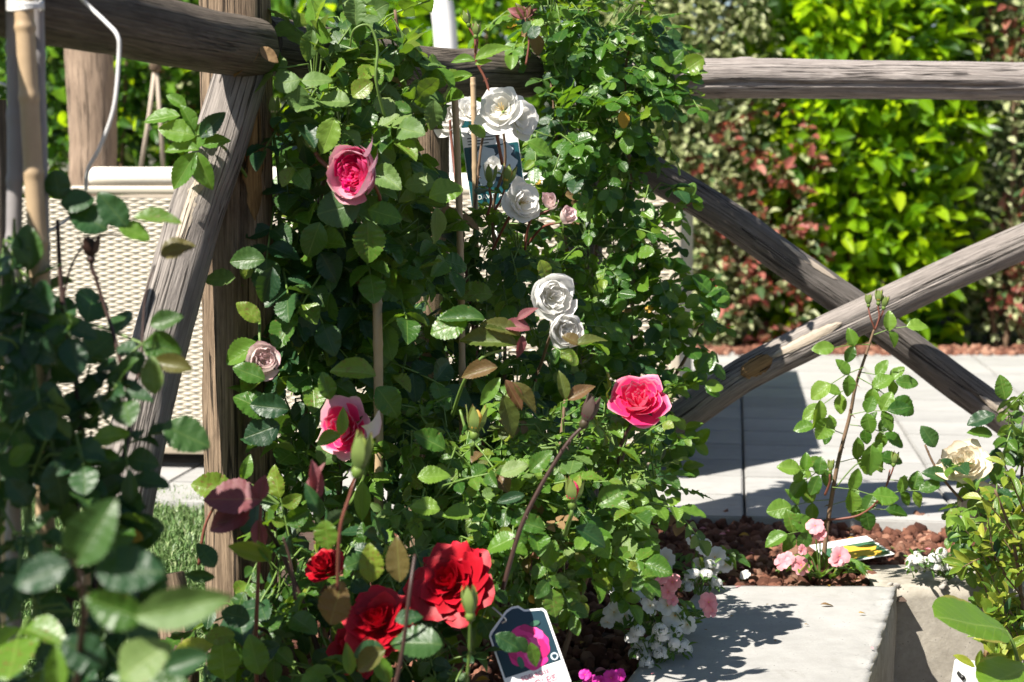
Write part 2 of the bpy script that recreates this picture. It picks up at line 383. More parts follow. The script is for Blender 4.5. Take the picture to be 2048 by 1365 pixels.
M['white_paint'] = plain('white_paint', (0.80, 0.80, 0.80), 0.35, 8, 0.06)
M['white_plastic'] = plain('white_plastic', (0.80, 0.80, 0.78), 0.35, 20, 0.05)
M['string'] = plain('white_string', (0.70, 0.69, 0.68), 0.6, 200, 0.2)
M['rope'] = plain('rope', (0.48, 0.40, 0.32), 0.9, 200, 0.4)
M['black'] = plain('black_plastic', (0.02, 0.02, 0.02), 0.4)
M['card'] = plain('card_white', (0.82, 0.82, 0.80), 0.35, 30, 0.03)
M['teal'] = plain('print_teal', (0.010, 0.075, 0.085), 0.3, 30, 0.1)
M['navy'] = plain('print_navy', (0.012, 0.035, 0.05), 0.3, 30, 0.4)
M['ink'] = plain('ink', (0.03, 0.04, 0.045), 0.5)
M['ink_pink'] = plain('ink_pink', (0.35, 0.05, 0.12), 0.5)
M['print_pink'] = plain('print_pink', (0.70, 0.025, 0.22), 0.3, 60, 0.35)
M['print_pink_dark'] = plain('print_pink_dark', (0.46, 0.012, 0.12), 0.3)
M['print_pink_light'] = plain('print_pink_light', (0.80, 0.09, 0.33), 0.3)
M['print_yellow'] = plain('print_yellow', (0.80, 0.48, 0.06), 0.3, 60, 0.3)
M['print_green'] = plain('print_green', (0.05, 0.14, 0.08), 0.3, 60, 0.4)
M['print_white'] = plain('print_petal_white', (0.55, 0.62, 0.66), 0.3, 30, 0.3)
def lava_mat():
    t = NT('lava_stone'); r = rnd_val(t); c = t.coord('Object'); nz = t.noise(c, 55, 5, 0.7)
    col = t.ramp(r, [(0.0, (0.085, 0.038, 0.028)), (0.4, (0.165, 0.072, 0.048)), (0.75, (0.25, 0.118, 0.08)), (1.0, (0.36, 0.21, 0.15))])
    col = t.mix(0.6, col, t.mix(nz, (0.3, 0.3, 0.3), (1.6, 1.55, 1.5)), 'MULTIPLY')
    return t.finish(t.principled(Base_Color=col, Roughness=0.95, Normal=t.bump(t.noise(c, 160, 4, 0.7), 0.8, 0.004), Specular_IOR_Level=0.15))
M['lava'] = lava_mat()
def grass_mat():
    t = NT('grass_blade'); r = rnd_val(t)
    col = t.ramp(r, [(0.0, (0.06, 0.13, 0.03)), (0.5, (0.14, 0.24, 0.07)), (0.85, (0.24, 0.34, 0.13)), (1.0, (0.38, 0.42, 0.22))])
    pr = t.principled(Base_Color=col, Roughness=0.45)
    tr = t.n('BsdfTranslucent'); t.set(tr, 'Color', col); mx = t.n('MixShader'); mx.inputs[0].default_value = 0.3
    t.t.links.new(pr, mx.inputs[1]); t.t.links.new(tr.outputs[0], mx.inputs[2]); return t.finish(mx.outputs[0])
M['grass'] = grass_mat()

# ------------------------------------------------------------------ leaf templates
def leaf_template(L_W, nseg, nac, fold, curl, serr=0.0, tipness=1.0, roll=0.0, wav=0.0, seed=0, wide=0.42, twist=0.0):
    """leaf of length 1 along +Y, upper face +Z. returns verts, quads, uvs"""
    rs = random.Random(seed); W = 1.0 / L_W
    v = []; uv = []
    for i in range(nseg + 1):
        t = i / nseg
        # ovate outline with its widest point at 'wide'
        if t < wide: w = math.sin(math.pi / 2 * (t / wide)) ** 0.72
        else: w = math.cos(math.pi / 2 * ((t - wide) / (1 - wide))) ** (0.75 * tipness)
        w = max(w, 0.02 if 0 < i < nseg else 0.0) * W / 2
        s = (1 + serr * (1 if i % 2 else -1)) if 0 < i < nseg else 1
        zc = -curl * t * t + 0.25 * curl * t
        ph = rs.uniform(-1, 1) * wav
        for k in range(nac + 1):
            a = -1 + 2 * k / nac
            x = a * w * (s if abs(a) == 1 else 1)
            z = zc + fold * abs(a) * w * 2 - roll * (a * a) * w * 2 + ph * a * w + wav * 0.12 * math.sin(9 * t + 2 * a)
            y = t - (0.03 * serr * 8 * (abs(a) == 1 and i % 2 == 0)) * 0.2 + 0.06 * abs(a) * (w / W) * 0.5
            tw = twist * t
            v.append((x * math.cos(tw), y, z + x * math.sin(tw))); uv.append((0.5 + a * 0.5 * (w / (W / 2)), t))
    f = [(i * (nac + 1) + k, i * (nac + 1) + k + 1, (i + 1) * (nac + 1) + k + 1, (i + 1) * (nac + 1) + k) for i in range(nseg) for k in range(nac)]
    return np.array(v, dtype=np.float64), f, uv

class Kind:
    def __init__(s, nvar, **kw):
        hi = dict(nseg=kw.pop('hseg', 12), nac=4); lo = dict(nseg=kw.pop('lseg', 6), nac=2)
        s.hi = []; s.lo = []
        for i in range(nvar):
            rs = random.Random(i * 31 + 5)
            k = dict(kw); k['curl'] = kw['curl'] * rs.uniform(0.1, 1.7); k['fold'] = kw['fold'] * rs.uniform(0.3, 1.5)
            k['L_W'] = kw['L_W'] * rs.uniform(0.86, 1.16); k['twist'] = rs.uniform(-0.5, 0.5) * kw.get('twist', 1)
            k['roll'] = kw.get('roll', 0) * rs.uniform(0, 1.5)
            s.hi.append(leaf_template(seed=i, **hi, **k)); kl = dict(k); kl['serr'] = k.get('serr', 0) * 1.2
            s.lo.append(leaf_template(seed=i, **lo, **kl))
        s.cache = {}
    def mesh(s, var, mat):
        key = (var, mat)
        if key not in s.cache:
            v, f, uv = s.hi[var]; mb = MB(); mb.add([tuple(p) for p in v], f, uv); s.cache[key] = mb.mesh('leaf_' + mat, M[mat])
        return s.cache[key]
KINDS = {
    'rose': Kind(8, hseg=22, L_W=1.38, fold=0.28, curl=0.18, serr=0.05, tipness=0.95, roll=0.12, wav=0.10),
    'round': Kind(7, hseg=18, L_W=1.25, fold=0.22, curl=0.14, serr=0.04, tipness=0.75, roll=0.16, wav=0.08),
    'narrow': Kind(6, hseg=22, L_W=2.1, fold=0.32, curl=0.30, serr=0.045, tipness=1.15, wav=0.08, roll=0.05),
    'laurel': Kind(5, L_W=2.5, fold=0.26, curl=0.26, serr=0.0, tipness=0.9, wav=0.08, hseg=8, wide=0.5, lseg=4),
    'tiny': Kind(4, L_W=2.0, fold=0.25, curl=0.18, tipness=0.8, wav=0.10, hseg=5, lseg=3),
    'broad': Kind(3, L_W=1.75, fold=0.12, curl=0.10, tipness=0.7, wav=0.05, hseg=16, wide=0.5, roll=0.04, twist=0.2),
}

LEAVES = {}      # plant name -> list of [matrix, kind, var, mat, rnd]
PLANTS = {}
def put_leaf(plant, kind, base, ydir, nrm, length, mat, wid=1.0):
    var = random.randrange(len(KINDS[kind].hi))
    LEAVES.setdefault(plant, []).append([mat4(frame(ydir, nrm), base, length * wid, length, length), kind, var, mat, random.random()])
def new_plant(name, base, label, cat, group=None):
    o = empty(name, base, label, cat, group); PLANTS[o.name] = o; LEAVES.setdefault(o.name, []); STALKS[o.name] = MB(); return o
STALKS = {}
def wpick(ws):
    r = random.random() * sum(w for _, w in ws)
    for m, w in ws:
        r -= w
        if r <= 0: return m
    return ws[-1][0]

def compound(plant, anchor, axis, nrm, size, kind, mats, n=5, stalk_from=None, stalk_mat=0):
    """a rose leaf: terminal leaflet and pairs along a thin stalk"""
    R = frame(axis, nrm); a = R.col[1]; nz = R.col[2]; x = R.col[0]
    pairs = (n - 1) // 2; gap = size * 0.62
    L = gap * pairs + size * 0.25
    mat = wpick(mats)
    st = STALKS[plant]
    sag = Vector((0, 0, -1)) * size * 0.25
    tip = anchor + a * L + sag * 0.5
    pts = [anchor, anchor + a * L * 0.5 + sag * 0.1, tip]
    if stalk_from is not None: pts = [stalk_from] + pts
    st.tube(pts, 0.0009 + size * 0.012, 4, cap=False)
    put_leaf(plant, kind, tip, (a + Vector((0, 0, -0.25)) + rnd_unit() * 0.15), nz + rnd_unit() * 0.25, size * random.uniform(0.9, 1.15), mat)
    for k in range(pairs):
        p = anchor + a * (L - gap * (k + 0.45)) + sag * 0.3
        for s in (-1, 1):
            d = x * s * 0.95 + a * 0.45 + Vector((0, 0, -0.15)) + rnd_unit() * 0.2
            put_leaf(plant, kind, p, d, nz + x * s * 0.15 + rnd_unit() * 0.35, size * random.uniform(0.72, 0.98) * (1 - 0.12 * k), mat if random.random() < 0.8 else wpick(mats))

def blob_leaves(plant, blobs, size, kind, mats, nfl=(5, 5, 3), up=0.55, cam=0.35, out=0.5, rnd=0.5, droop=0.45, szvar=0.3, shell=0.45, dens=1.0, keep=None):
    """blobs: (px,py,d,rx_px,ry_px,rz_m,count[,mats])"""
    for b in blobs:
        px, py, d, rx, ry, rz, cnt = b[:7]; ms = b[7] if len(b) > 7 else mats
        sz = b[8] if len(b) > 8 else size
        c = P(px, py, d); ax = Vector((rx * pxm(d), rz, ry * pxm(d)))
        for i in range(int(cnt * dens + .5)):
            u = rnd_unit() * (random.random() ** shell)
            p = c + Vector((u.x * ax.x, u.y * ax.y, u.z * ax.z))
            o = u.normalized()
            axis = o * 0.6 + rnd_unit() * 0.7 + Vector((0, -0.25, -droop))
            nrm = Vector((0, 0, up)) + o * out + rnd_unit() * rnd + Vector((0, -cam, 0)) + TO_SUN * 0.45
            s = sz * random.uniform(1 - szvar, 1 + szvar)
            if keep and not (keep(to_px(p)) and keep(to_px(p + axis.normalized() * s * 1.3)) and keep(to_px(p + axis.normalized() * s * 2.6))): continue
            compound(plant, p, axis, nrm, s, kind, ms, random.choice(nfl), stalk_from=p - o * s * 0.9 + Vector((0, 0, -s * 0.3)))

def stem(parent, pts, r0, r1, mat='stem', name='stem', sides=7, n=6, thorns=0):
    c = catmull(pts, n); rr = [r0 + (r1 - r0) * i / (len(c) - 1) for i in range(len(c))]
    mb = MB(); mb.tube(c, rr, sides)
    for k in range(thorns):
        i = random.randrange(1, len(c) - 1); o = rnd_unit(); o = (o - (c[i + 1] - c[i - 1]).normalized() * o.dot((c[i + 1] - c[i - 1]).normalized())).normalized()
        mb.tube([c[i], c[i] + o * rr[i] * 1.8, c[i] + o * rr[i] * 3 - Vector((0, 0, rr[i]))], [rr[i] * 0.6, rr[i] * 0.35, rr[i] * 0.05], 4)
    return obj(name, mb.mesh('stem', M[mat]), None, parent)

def hero(plant, kind, px, py, d, L, ang, mat, face=0.0, lift=0.6, tipd=0.0, wid=1.0):
    """one leaf: base pixel, distance, length in px, direction of the tip in the picture (deg, 0 right, 90 up)"""
    a = math.radians(ang); s = pxm(d)
    tip = P(px + L * math.cos(a), py - L * math.sin(a), d + tipd)
    b = P(px, py, d); y = tip - b
    n = Vector((face, -1.0, lift))
    put_leaf(plant, kind, b, y, n, y.length, mat, wid)
    return tip

# ------------------------------------------------------------------ flowers
PETALS = {}
def petal_mesh(key, mat, rt, ht, half, flare, cup, ruffle, seed, nu=6, nv=6):
    k = (key, mat, seed)
    if k in PETALS: return PETALS[k]
    rs = random.Random(seed * 77 + 3); ph = [rs.uniform(0, 6.28) for _ in range(4)]
    v = []; uv = []
    for j in range(nv + 1):
        t = j / nv
        for i in range(nu + 1):
            u = -1 + 2 * i / nu
            tt = t * (1 - 0.20 * u * u * t)
            wsh = 0.22 + 0.78 * math.sin(math.pi / 2 * min(1, tt / 0.72)) ** 0.9
            if tt > 0.72: wsh *= 1 - 0.35 * ((tt - 0.72) / 0.28) ** 2
            ang = u * half * wsh
            rad = rt * (1 - (1 - tt) ** cup)
            z = ht * tt ** 1.35 if ht > 0 else 0.25 * tt + (ht - 0.25) * tt ** 2.2
            e = max(0, (tt - 0.55) / 0.45)
            rad += flare * rt * e * e * (1 + 0.3 * math.sin(3 * u + ph[0])); z -= abs(flare) * 0.45 * ht * e ** 3
            ru = ruffle * e * (math.sin(4.2 * u + ph[1]) + 0.6 * math.sin(8.5 * u + ph[2]))
            rad += ru * 0.5; z += ru * 0.35 + ruffle * 0.25 * math.sin(5 * tt + ph[3]) * u
            v.append((rad * math.cos(ang), rad * math.sin(ang), z)); uv.append(((u + 1) / 2, t))
    # inner side of the petal looks at the axis
    f = [(j * (nu + 1) + i, (j + 1) * (nu + 1) + i, (j + 1) * (nu + 1) + i + 1, j * (nu + 1) + i + 1) for j in range(nv) for i in range(nu)]
    mb = MB(); mb.add(v, f, uv); PETALS[k] = mb.mesh('petal', M[mat]); return PETALS[k]

STYLES = {   # rings: (count, r_top, h_top, half angle, flare, cup, ruffle, material slot)
    'cabbage': [(5, 1.06, 0.72, 0.80, 0.10, 2.8, 0.05, 1), (5, 1.0, 0.86, 0.80, 0.02, 3.2, 0.04, 1), (6, 0.94, 0.76, 0.70, -0.04, 2.8, 0.03, 0), (8, 0.82, 0.74, 0.55, -0.08, 2.4, 0.05, 0), (9, 0.66, 0.74, 0.5, -0.06, 2.2, 0.06, 0),
                (9, 0.50, 0.73, 0.5, 0.0, 2.0, 0.07, 0), (7, 0.34, 0.71, 0.6, 0.05, 1.9, 0.07, 0), (5, 0.18, 0.70, 0.8, 0.05, 1.8, 0.05, 0)],
    'loose': [(5, 1.10, 0.34, 0.72, 0.18, 1.9, 0.06, 1), (6, 0.95, 0.52, 0.62, 0.10, 2.0, 0.07, 0), (7, 0.76, 0.64, 0.58, 0.06, 2.0, 0.08, 0), (7, 0.55, 0.70, 0.55, 0.0, 1.9, 0.08, 0), (6, 0.36, 0.72, 0.6, 0.0, 1.8, 0.08, 0), (4, 0.18, 0.68, 0.8, 0.0, 1.8, 0.05, 0)],
    'open': [(5, 1.15, 0.30, 0.70, 0.14, 1.8, 0.05, 0), (5, 0.98, 0.55, 0.74, -0.02, 2.2, 0.05, 0), (5, 0.74, 0.62, 0.74, -0.05, 2.3, 0.06, 0), (4, 0.50, 0.60, 0.72, -0.10, 2.2, 0.07, 0)],
    'cupped': [(4, 1.05, 0.70, 0.80, 0.12, 2.4, 0.06, 0), (5, 0.95, 0.98, 0.86, -0.10, 2.8, 0.06, 0), (5, 0.80, 1.02, 0.80, -0.20, 2.8, 0.08, 0), (6, 0.58, 0.94, 0.70, -0.10, 2.3, 0.12, 0), (5, 0.34, 0.88, 0.75, 0.1, 2, 0.12, 0), (3, 0.16, 0.84, 1.0, 0.2, 2, 0.08, 0)],
    'tea': [(7, 1.20, -0.05, 0.56, 0.12, 1.4, 0.13, 0), (7, 1.08, 0.14, 0.56, 0.16, 1.5, 0.13, 0), (6, 0.90, 0.30, 0.60, 0.20, 1.6, 0.11, 0), (6, 0.70, 0.46, 0.62, 0.20, 1.7, 0.09, 0), (5, 0.52, 0.58, 0.66, 0.18, 1.8, 0.07, 0), (5, 0.36, 0.66, 0.75, 0.14, 1.8, 0.05, 0), (4, 0.22, 0.70, 0.95, 0.08, 1.8, 0.03, 0), (3, 0.10, 0.70, 1.2, 0.0, 1.8, 0.02, 0)],
    'half': [(4, 0.62, 1.05, 0.95, 0.12, 2.4, 0.04, 0), (4, 0.52, 1.15, 0.95, 0.02, 2.4, 0.03, 0), (4, 0.38, 1.15, 1.0, -0.05, 2.2, 0.03, 0), (3, 0.22, 1.1, 1.2, 0, 2, 0.02, 0)],
}
def rose(plant, px, py, d, R_px, face, style, mats, name='rose', label=None, stamens=False, skip=0.0, sep_mat='bud_green', squash=1.0):
    """face: direction the open side looks to; px,py is the middle of the bloom"""
    R = R_px * pxm(d) ; rings = STYLES[style]
    z = Vector(face).normalized(); Rm = frame(z.cross(Vector((0.3, 0.2, 1))).cross(z), z)   # z column = face
    c = P(px, py, d) - z * R * rings[min(1, len(rings) - 1)][2] * 0.55
    Mb = mat4(Rm, c, R, R, R * squash)
    # calyx: hip plus five sepals
    mb = MB()
    mb.tube([Vector((0, 0, -0.34)), Vector((0, 0, -0.26)), Vector((0, 0, -0.12)), Vector((0, 0, 0.0)), Vector((0, 0, 0.04))], [0.05, 0.13, 0.18, 0.14, 0.05], 10)
    for k in range(5):
        w = k * 2 * math.pi / 5; o = Vector((math.cos(w), math.sin(w), 0)); s = Vector((-o.y, o.x, 0))
        b = o * 0.08 + Vector((0, 0, -0.02)); m = o * 0.40 + Vector((0, 0, -0.05)); e = o * 0.75 + Vector((0, 0, -0.32 + 0.2 * (k % 2)))
        mb.add([b - s * 0.08, b + s * 0.08, m + s * 0.09, e, m - s * 0.09], [(0, 1, 2, 4), (4, 2, 3)])
    if stamens:
        for k in range(18):
            w = random.uniform(0, 6.28); q = random.uniform(0.05, 0.28)
            mb.tube([Vector((0, 0, 0.1)), Vector((q * math.cos(w), q * math.sin(w), 0.48 + random.uniform(-0.06, 0.06)))], [0.008, 0.015], 4, mi=1)
    o = obj(name, mb.mesh('calyx', [M[sep_mat], M['stamen']]), Mb, plant, label)
    seed = 0; ring_no = 0
    for (n, rt, ht, half, fl, cup, ru, slot) in rings:
        off = random.uniform(0, 6.28); ring_no += 1
        for k in range(n):
            if random.random() < skip: continue
            me = petal_mesh((style, ring_no), mats[min(slot, len(mats) - 1)], rt, ht, half, fl, cup, ru, k % 3)
            T = Matrix.Rotation(off + k * 2 * math.pi / n + random.uniform(-0.2, 0.2), 4, 'Z') @ Matrix.Rotation(random.uniform(-0.24, 0.16), 4, 'Y') @ Matrix.Rotation(random.uniform(-0.22, 0.22), 4, 'X')
            sc = random.uniform(0.88, 1.10)
            obj('petal', me, Mb @ T @ Matrix.Diagonal((sc, sc, sc * random.uniform(0.94, 1.06), 1)), o)
    return o, c, z, R

BUD = {}
def bud(plant, px, py, d, L_px, ang, petal, open_=0.2, tilt=0.0, sep='bud_green', stem_to=None, stem_mat='stem_red', name='bud', stem_r=0.0017):
    a = math.radians(ang); s = pxm(d); L = L_px * s
    z = (P(px + 50 * math.cos(a), py - 50 * math.sin(a), d + tilt) - P(px, py, d)).normalized()
    Rm = frame(z.cross(Vector((0.9, -0.5, 0.1))).cross(z), z); c = P(px, py, d)
    Mb = mat4(Rm, c, L, L, L)
    mb = MB()   # hip and the closed petal cone
    mb.tube([Vector((0, 0, -0.34)), Vector((0, 0, -0.30)), Vector((0, 0, -0.16)), Vector((0, 0, -0.02))], [0.07, 0.13, 0.17, 0.12], 8)
    w = 0.20 + 0.10 * open_
    mb.tube([Vector((0, 0, -0.04)), Vector((0, 0, 0.1)), Vector((0.01, 0, 0.3)), Vector((0, 0.01, 0.52)), Vector((0, 0, 0.66))], [0.12, w, w * 1.05, w * 0.72, w * 0.15], 10, mi=1)
    o = obj(name, mb.mesh('bud', [M[sep], M[petal]]), Mb, plant)
    key = (sep, round(open_, 1))
    if key not in BUD:
        m2 = MB(); v = []; uv = []
        for j in range(7):
            t = j / 6; hw = 0.17 * math.sin(math.pi * min(1, 0.12 + t * 0.9)) ** 0.8 + 0.004
            rad = (0.13 + (w - 0.09) * math.sin(math.pi * min(t * 1.0, 0.62)) + 0.02) + open_ * 0.5 * max(0, t - 0.4) ** 1.5
            zz = -0.04 + 0.86 * t
            for q in (-1, 0, 1): v.append((rad - 0.03 * abs(q), q * hw, zz)); uv.append(((q + 1) / 2, t))
        m2.add(v, [(j * 3 + k, (j + 1) * 3 + k, (j + 1) * 3 + k + 1, j * 3 + k + 1) for j in range(6) for k in range(2)], uv)
        BUD[key] = m2.mesh('sepal', M[sep])
    for k in range(5):
        obj('sepal', BUD[key], Mb @ Matrix.Rotation(k * 2 * math.pi / 5 + 0.3, 4, 'Z') @ Matrix.Rotation(random.uniform(-0.08, 0.12), 4, 'Y'), o)
    if stem_to:
        b = c - z * L * 0.33; e = P(*stem_to)
        stem(plant, [e, e.lerp(b, 0.55) + rnd_unit() * 0.004, b - z * L * 0.2, b], stem_r * 1.25, stem_r, stem_mat)
    return o

FLAT = {}
def flat_flower(plant, px, py, d, R_px, face, mat, n=5, name='flower'):
    R = R_px * pxm(d); z = Vector(face).normalized(); c = P(px, py, d)
    Rm = frame(z.cross(Vector((0.3, 0.2, 1))).cross(z), z); Mb = mat4(Rm, c, R, R, R)
    if mat not in FLAT:
        L = []
        for s in range(3):
            rs = random.Random(s); v = []; uv = []
            for j in range(5):
                t = j / 4; hw = 0.10 + 0.42 * math.sin(math.pi / 2 * t) * (1 if t < 0.9 else 0.62)
                for q in range(-2, 3):
                    a = q / 2
                    r = 0.05 + 0.95 * t * (1 - 0.10 * a * a) - (0.06 if q == 0 and j == 4 else 0)
                    v.append((r, a * hw, 0.10 * math.sin(t * 3) + 0.06 * math.sin(4 * a + s * 2) * t + rs.uniform(-0.03, 0.03))); uv.append(((a + 1) / 2, t))
            mb = MB(); mb.add(v, [(j * 5 + k, (j + 1) * 5 + k, (j + 1) * 5 + k + 1, j * 5 + k + 1) for j in range(4) for k in range(4)], uv); L.append(mb.mesh('petal', M[mat]))
        mb = MB(); mb.tube([Vector((0, 0, -0.35)), Vector((0, 0, -0.05)), Vector((0, 0, 0.06)), Vector((0, 0, 0.10))], [0.03, 0.06, 0.07, 0.02], 6); FLAT[mat] = (L, mb.mesh('flower_eye', M['bud_yellow']))
    o = obj(name, FLAT[mat][1], Mb, plant); off = random.uniform(0, 6)
    for k in range(n):
        obj('petal', FLAT[mat][0][k % 3], Mb @ Matrix.Rotation(off + k * 2 * math.pi / n, 4, 'Z') @ Matrix.Rotation(random.uniform(-0.3, 0.25), 4, 'Y') @ Matrix.Rotation(random.uniform(-0.25, 0.25), 4, 'X'), o)
    return o
# ================================================================== SETTING
YAW = math.radians(7.4)
TX = Vector((math.cos(YAW), -math.sin(YAW), 0)); TY = Vector((math.sin(YAW), math.cos(YAW), 0))
# ground: one sheet to the horizon, a hollow is left for the pit beside the step
mb = MB(); mb.add([(-80, -20, -0.62), (80, -20, -0.62), (80, 120, -0.62), (-80, 120, -0.62)], [(0, 1, 2, 3)])
obj('ground', mb.mesh('ground', M['soil'], False), kind='structure')

# patio: slabs in a grid whose joints run towards pixel (1469, 324)
patio = empty('patio', (0.6, 4.4, 0.0), kind='structure')
J0 = G(1486, 900)                        # a point on a joint
mbp = MB(); c = Vector((0.6, 4.55, -0.045)); R = Matrix((TX, TY, Vector((0, 0, 1)))).transposed()
mbp.box(c + TY * 0.08, (4.6, 2.94, 0.04), R)
obj('bedding_layer', mbp.mesh('patio_bed', plain('joint_sand', (0.16, 0.145, 0.125), 0.95, 80), False), None, patio)
SW, SD = 0.40, 0.21
slab_var = []
import bmesh
for s in range(4):
    bm = bmesh.new(); bmesh.ops.create_cube(bm, size=1)
    for v in bm.verts: v.co = Vector((v.co.x * (SW - 0.005), v.co.y * (SD - 0.0055), v.co.z * 0.045))
    bmesh.ops.bevel(bm, geom=[e for e in bm.edges if e.calc_length() > 0.05 or True], offset=0.003, segments=2, affect='EDGES')
    me = bpy.data.meshes.new('slab'); bm.to_mesh(me); bm.free(); me.materials.append(M['paving']); slab_var.append(me)
near_off = 3.215
for i in range(-5, 6):
    for j in range(0, 14):
        p = J0 + TX * (SW * (i + 0.5)); yy = near_off + SD * (j + 0.5)
        p = p - TY * (p.dot(TY)) + TY * yy
        if p.x < -0.62 and p.y < 3.52: continue
        if p.x < -1.6 or p.x > 2.3: continue
        Mx = mat4(R, (p.x, p.y, -0.0225 + random.uniform(-0.0012, 0.0012))) @ Matrix.Rotation(random.uniform(-0.003, 0.003), 4, 'Z') @ Matrix.Rotation(random.choice((0, math.pi)), 4, 'Z')
        obj('paving_slab', random.choice(slab_var), Mx, patio)

# raised garden terrain: planting bed (lava gravel), turf
def sheet(name, x0, x1, y0, y1, zf, mat, n=40, kind='structure', keep=None):
    v = []; f = []
    for j in range(n + 1):
        for i in range(n + 1):
            x = x0 + (x1 - x0) * i / n; y = y0 + (y1 - y0) * j / n; v.append((x, y, zf(x, y)))
    for j in range(n):
        for i in range(n):
            a = j * (n + 1) + i; cx = x0 + (x1 - x0) * (i + .5) / n; cy = y0 + (y1 - y0) * (j + .5) / n
            if keep is None or keep(cx, cy): f.append((a, a + 1, a + n + 2, a + n + 1))
    mb = MB(); mb.add(v, f); return obj(name, mb.mesh(name, mat), kind=kind)
STEP_L, STEP_R, STEP_B = 0.300, 0.612, 2.655         # concrete step: left, right, back (at its back edge)
SHEAR = 0.30                                          # the step runs askew to the view
def sh(x, y): return x - SHEAR * (y - STEP_B)        # back to unsheared x
def bed_z(x, y):
    z = -0.022 + 0.010 * noise.noise(Vector((x * 5, y * 5, 0)))
    z -= 0.02 * max(0, 2.6 - y)
    return z
def in_step(x, y): return (STEP_L - 0.004 < sh(x, y) and y < STEP_B) or (x > STEP_R - 0.02 and y < STEP_B + 0.15)
bed = sheet('planting_bed', -0.42, 1.9, 1.2, 3.25, bed_z, M['soil'], 60, keep=lambda x, y: not ((sh(x, y) > STEP_L + 0.03 and y < STEP_B - 0.03) or (x > STEP_R and y < STEP_B + 0.1)))
lawn = sheet('lawn', -3.0, -0.40, 1.0, 3.50, lambda x, y: -0.03, M['turf_base'], 4)
far_bed = sheet('hedge_bed', -4.5, 4.5, 5.86, 8.0, lambda x, y: -0.02, M['soil'], 4)
side_ground = sheet('verge', -4.5, -1.2, 3.50, 5.86, lambda x, y: -0.05, M['turf_base'], 4)

# grass: curly turf blades
def blades(n, x0, x1, y0, y1):
    pos = np.stack([RNG.uniform(x0, x1, n), RNG.uniform(y0, y1, n), np.full(n, -0.03)], 1)
    ang = RNG.uniform(0, 6.283, n); lean = RNG.uniform(0.1, 0.9, n); h = RNG.uniform(0.018, 0.045, n); w = RNG.uniform(0.0012, 0.0024, n)
    d = np.stack([np.cos(ang), np.sin(ang), np.zeros(n)], 1); s = np.stack([-np.sin(ang), np.cos(ang), np.zeros(n)], 1); upv = np.array([0, 0, 1.0])
    b0 = pos - s * w[:, None]; b1 = pos + s * w[:, None]
    m = pos + d * (lean * h * 0.35)[:, None] + upv * (h * 0.65)[:, None]
    t = pos + d * (lean * h * 1.0)[:, None] + upv * (h * (1.0 - 0.35 * lean))[:, None]
    v = np.stack([b0, b1, m + s * w[:, None] * 0.8, m - s * w[:, None] * 0.8, t], 1).reshape(-1, 3)
    k = np.arange(n) * 5
    quads = np.stack([k, k + 1, k + 2, k + 3], 1); tris = np.stack([k + 3, k + 2, k + 4], 1)
    me = bpy.data.meshes.new('grass'); me.vertices.add(len(v)); me.vertices.foreach_set('co', v.ravel())
    loops = np.concatenate([quads.ravel(), tris.ravel()]); me.loops.add(len(loops)); me.loops.foreach_set('vertex_index', loops.astype(np.int32))
    me.polygons.add(2 * n); st = np.concatenate([np.arange(n) * 4, 4 * n + np.arange(n) * 3]); me.polygons.foreach_set('loop_start', st.astype(np.int32))
    me.update(calc_edges=True); me.validate()
    at = me.attributes.new('lv', 'FLOAT', 'POINT'); at.data.foreach_set('value', np.repeat(RNG.uniform(0, 1, n), 5).astype(np.float32))
    me.materials.append(M['grass']); return me
obj('grass', blades(42000, -1.25, -0.40, 2.0, 3.50), label='short curly green turf growing behind the left fence post', cat='grass', kind='stuff')

# lava gravel -------------------------------------------------------
stone_v = []
for s in range(7):
    bm = bmesh.new(); bmesh.ops.create_icosphere(bm, subdivisions=2 if s < 7 else 1, radius=1.0)
    sx, sy, sz = random.uniform(0.8, 1.2), random.uniform(0.75, 1.1), random.uniform(0.6, 0.85)
    for v in bm.verts:
        q = v.co.copy() * 1.3 + Vector((s * 9, 0, 0)); v.co *= 1 + 0.50 * noise.noise(q) + 0.30 * noise.noise(q * 2.6)
        v.co = Vector((v.co.x * sx, v.co.y * sy, v.co.z * sz))
    me = bpy.data.meshes.new('lava_stone'); bm.to_mesh(me); bm.free(); me.materials.append(M['lava'])
    me.polygons.foreach_set('use_smooth', [True] * len(me.polygons)); stone_v.append(me)
def tmpl(me):
    v = np.zeros(len(me.vertices) * 3); me.vertices.foreach_get('co', v); return v.reshape(-1, 3), [tuple(p.vertices) for p in me.polygons], None
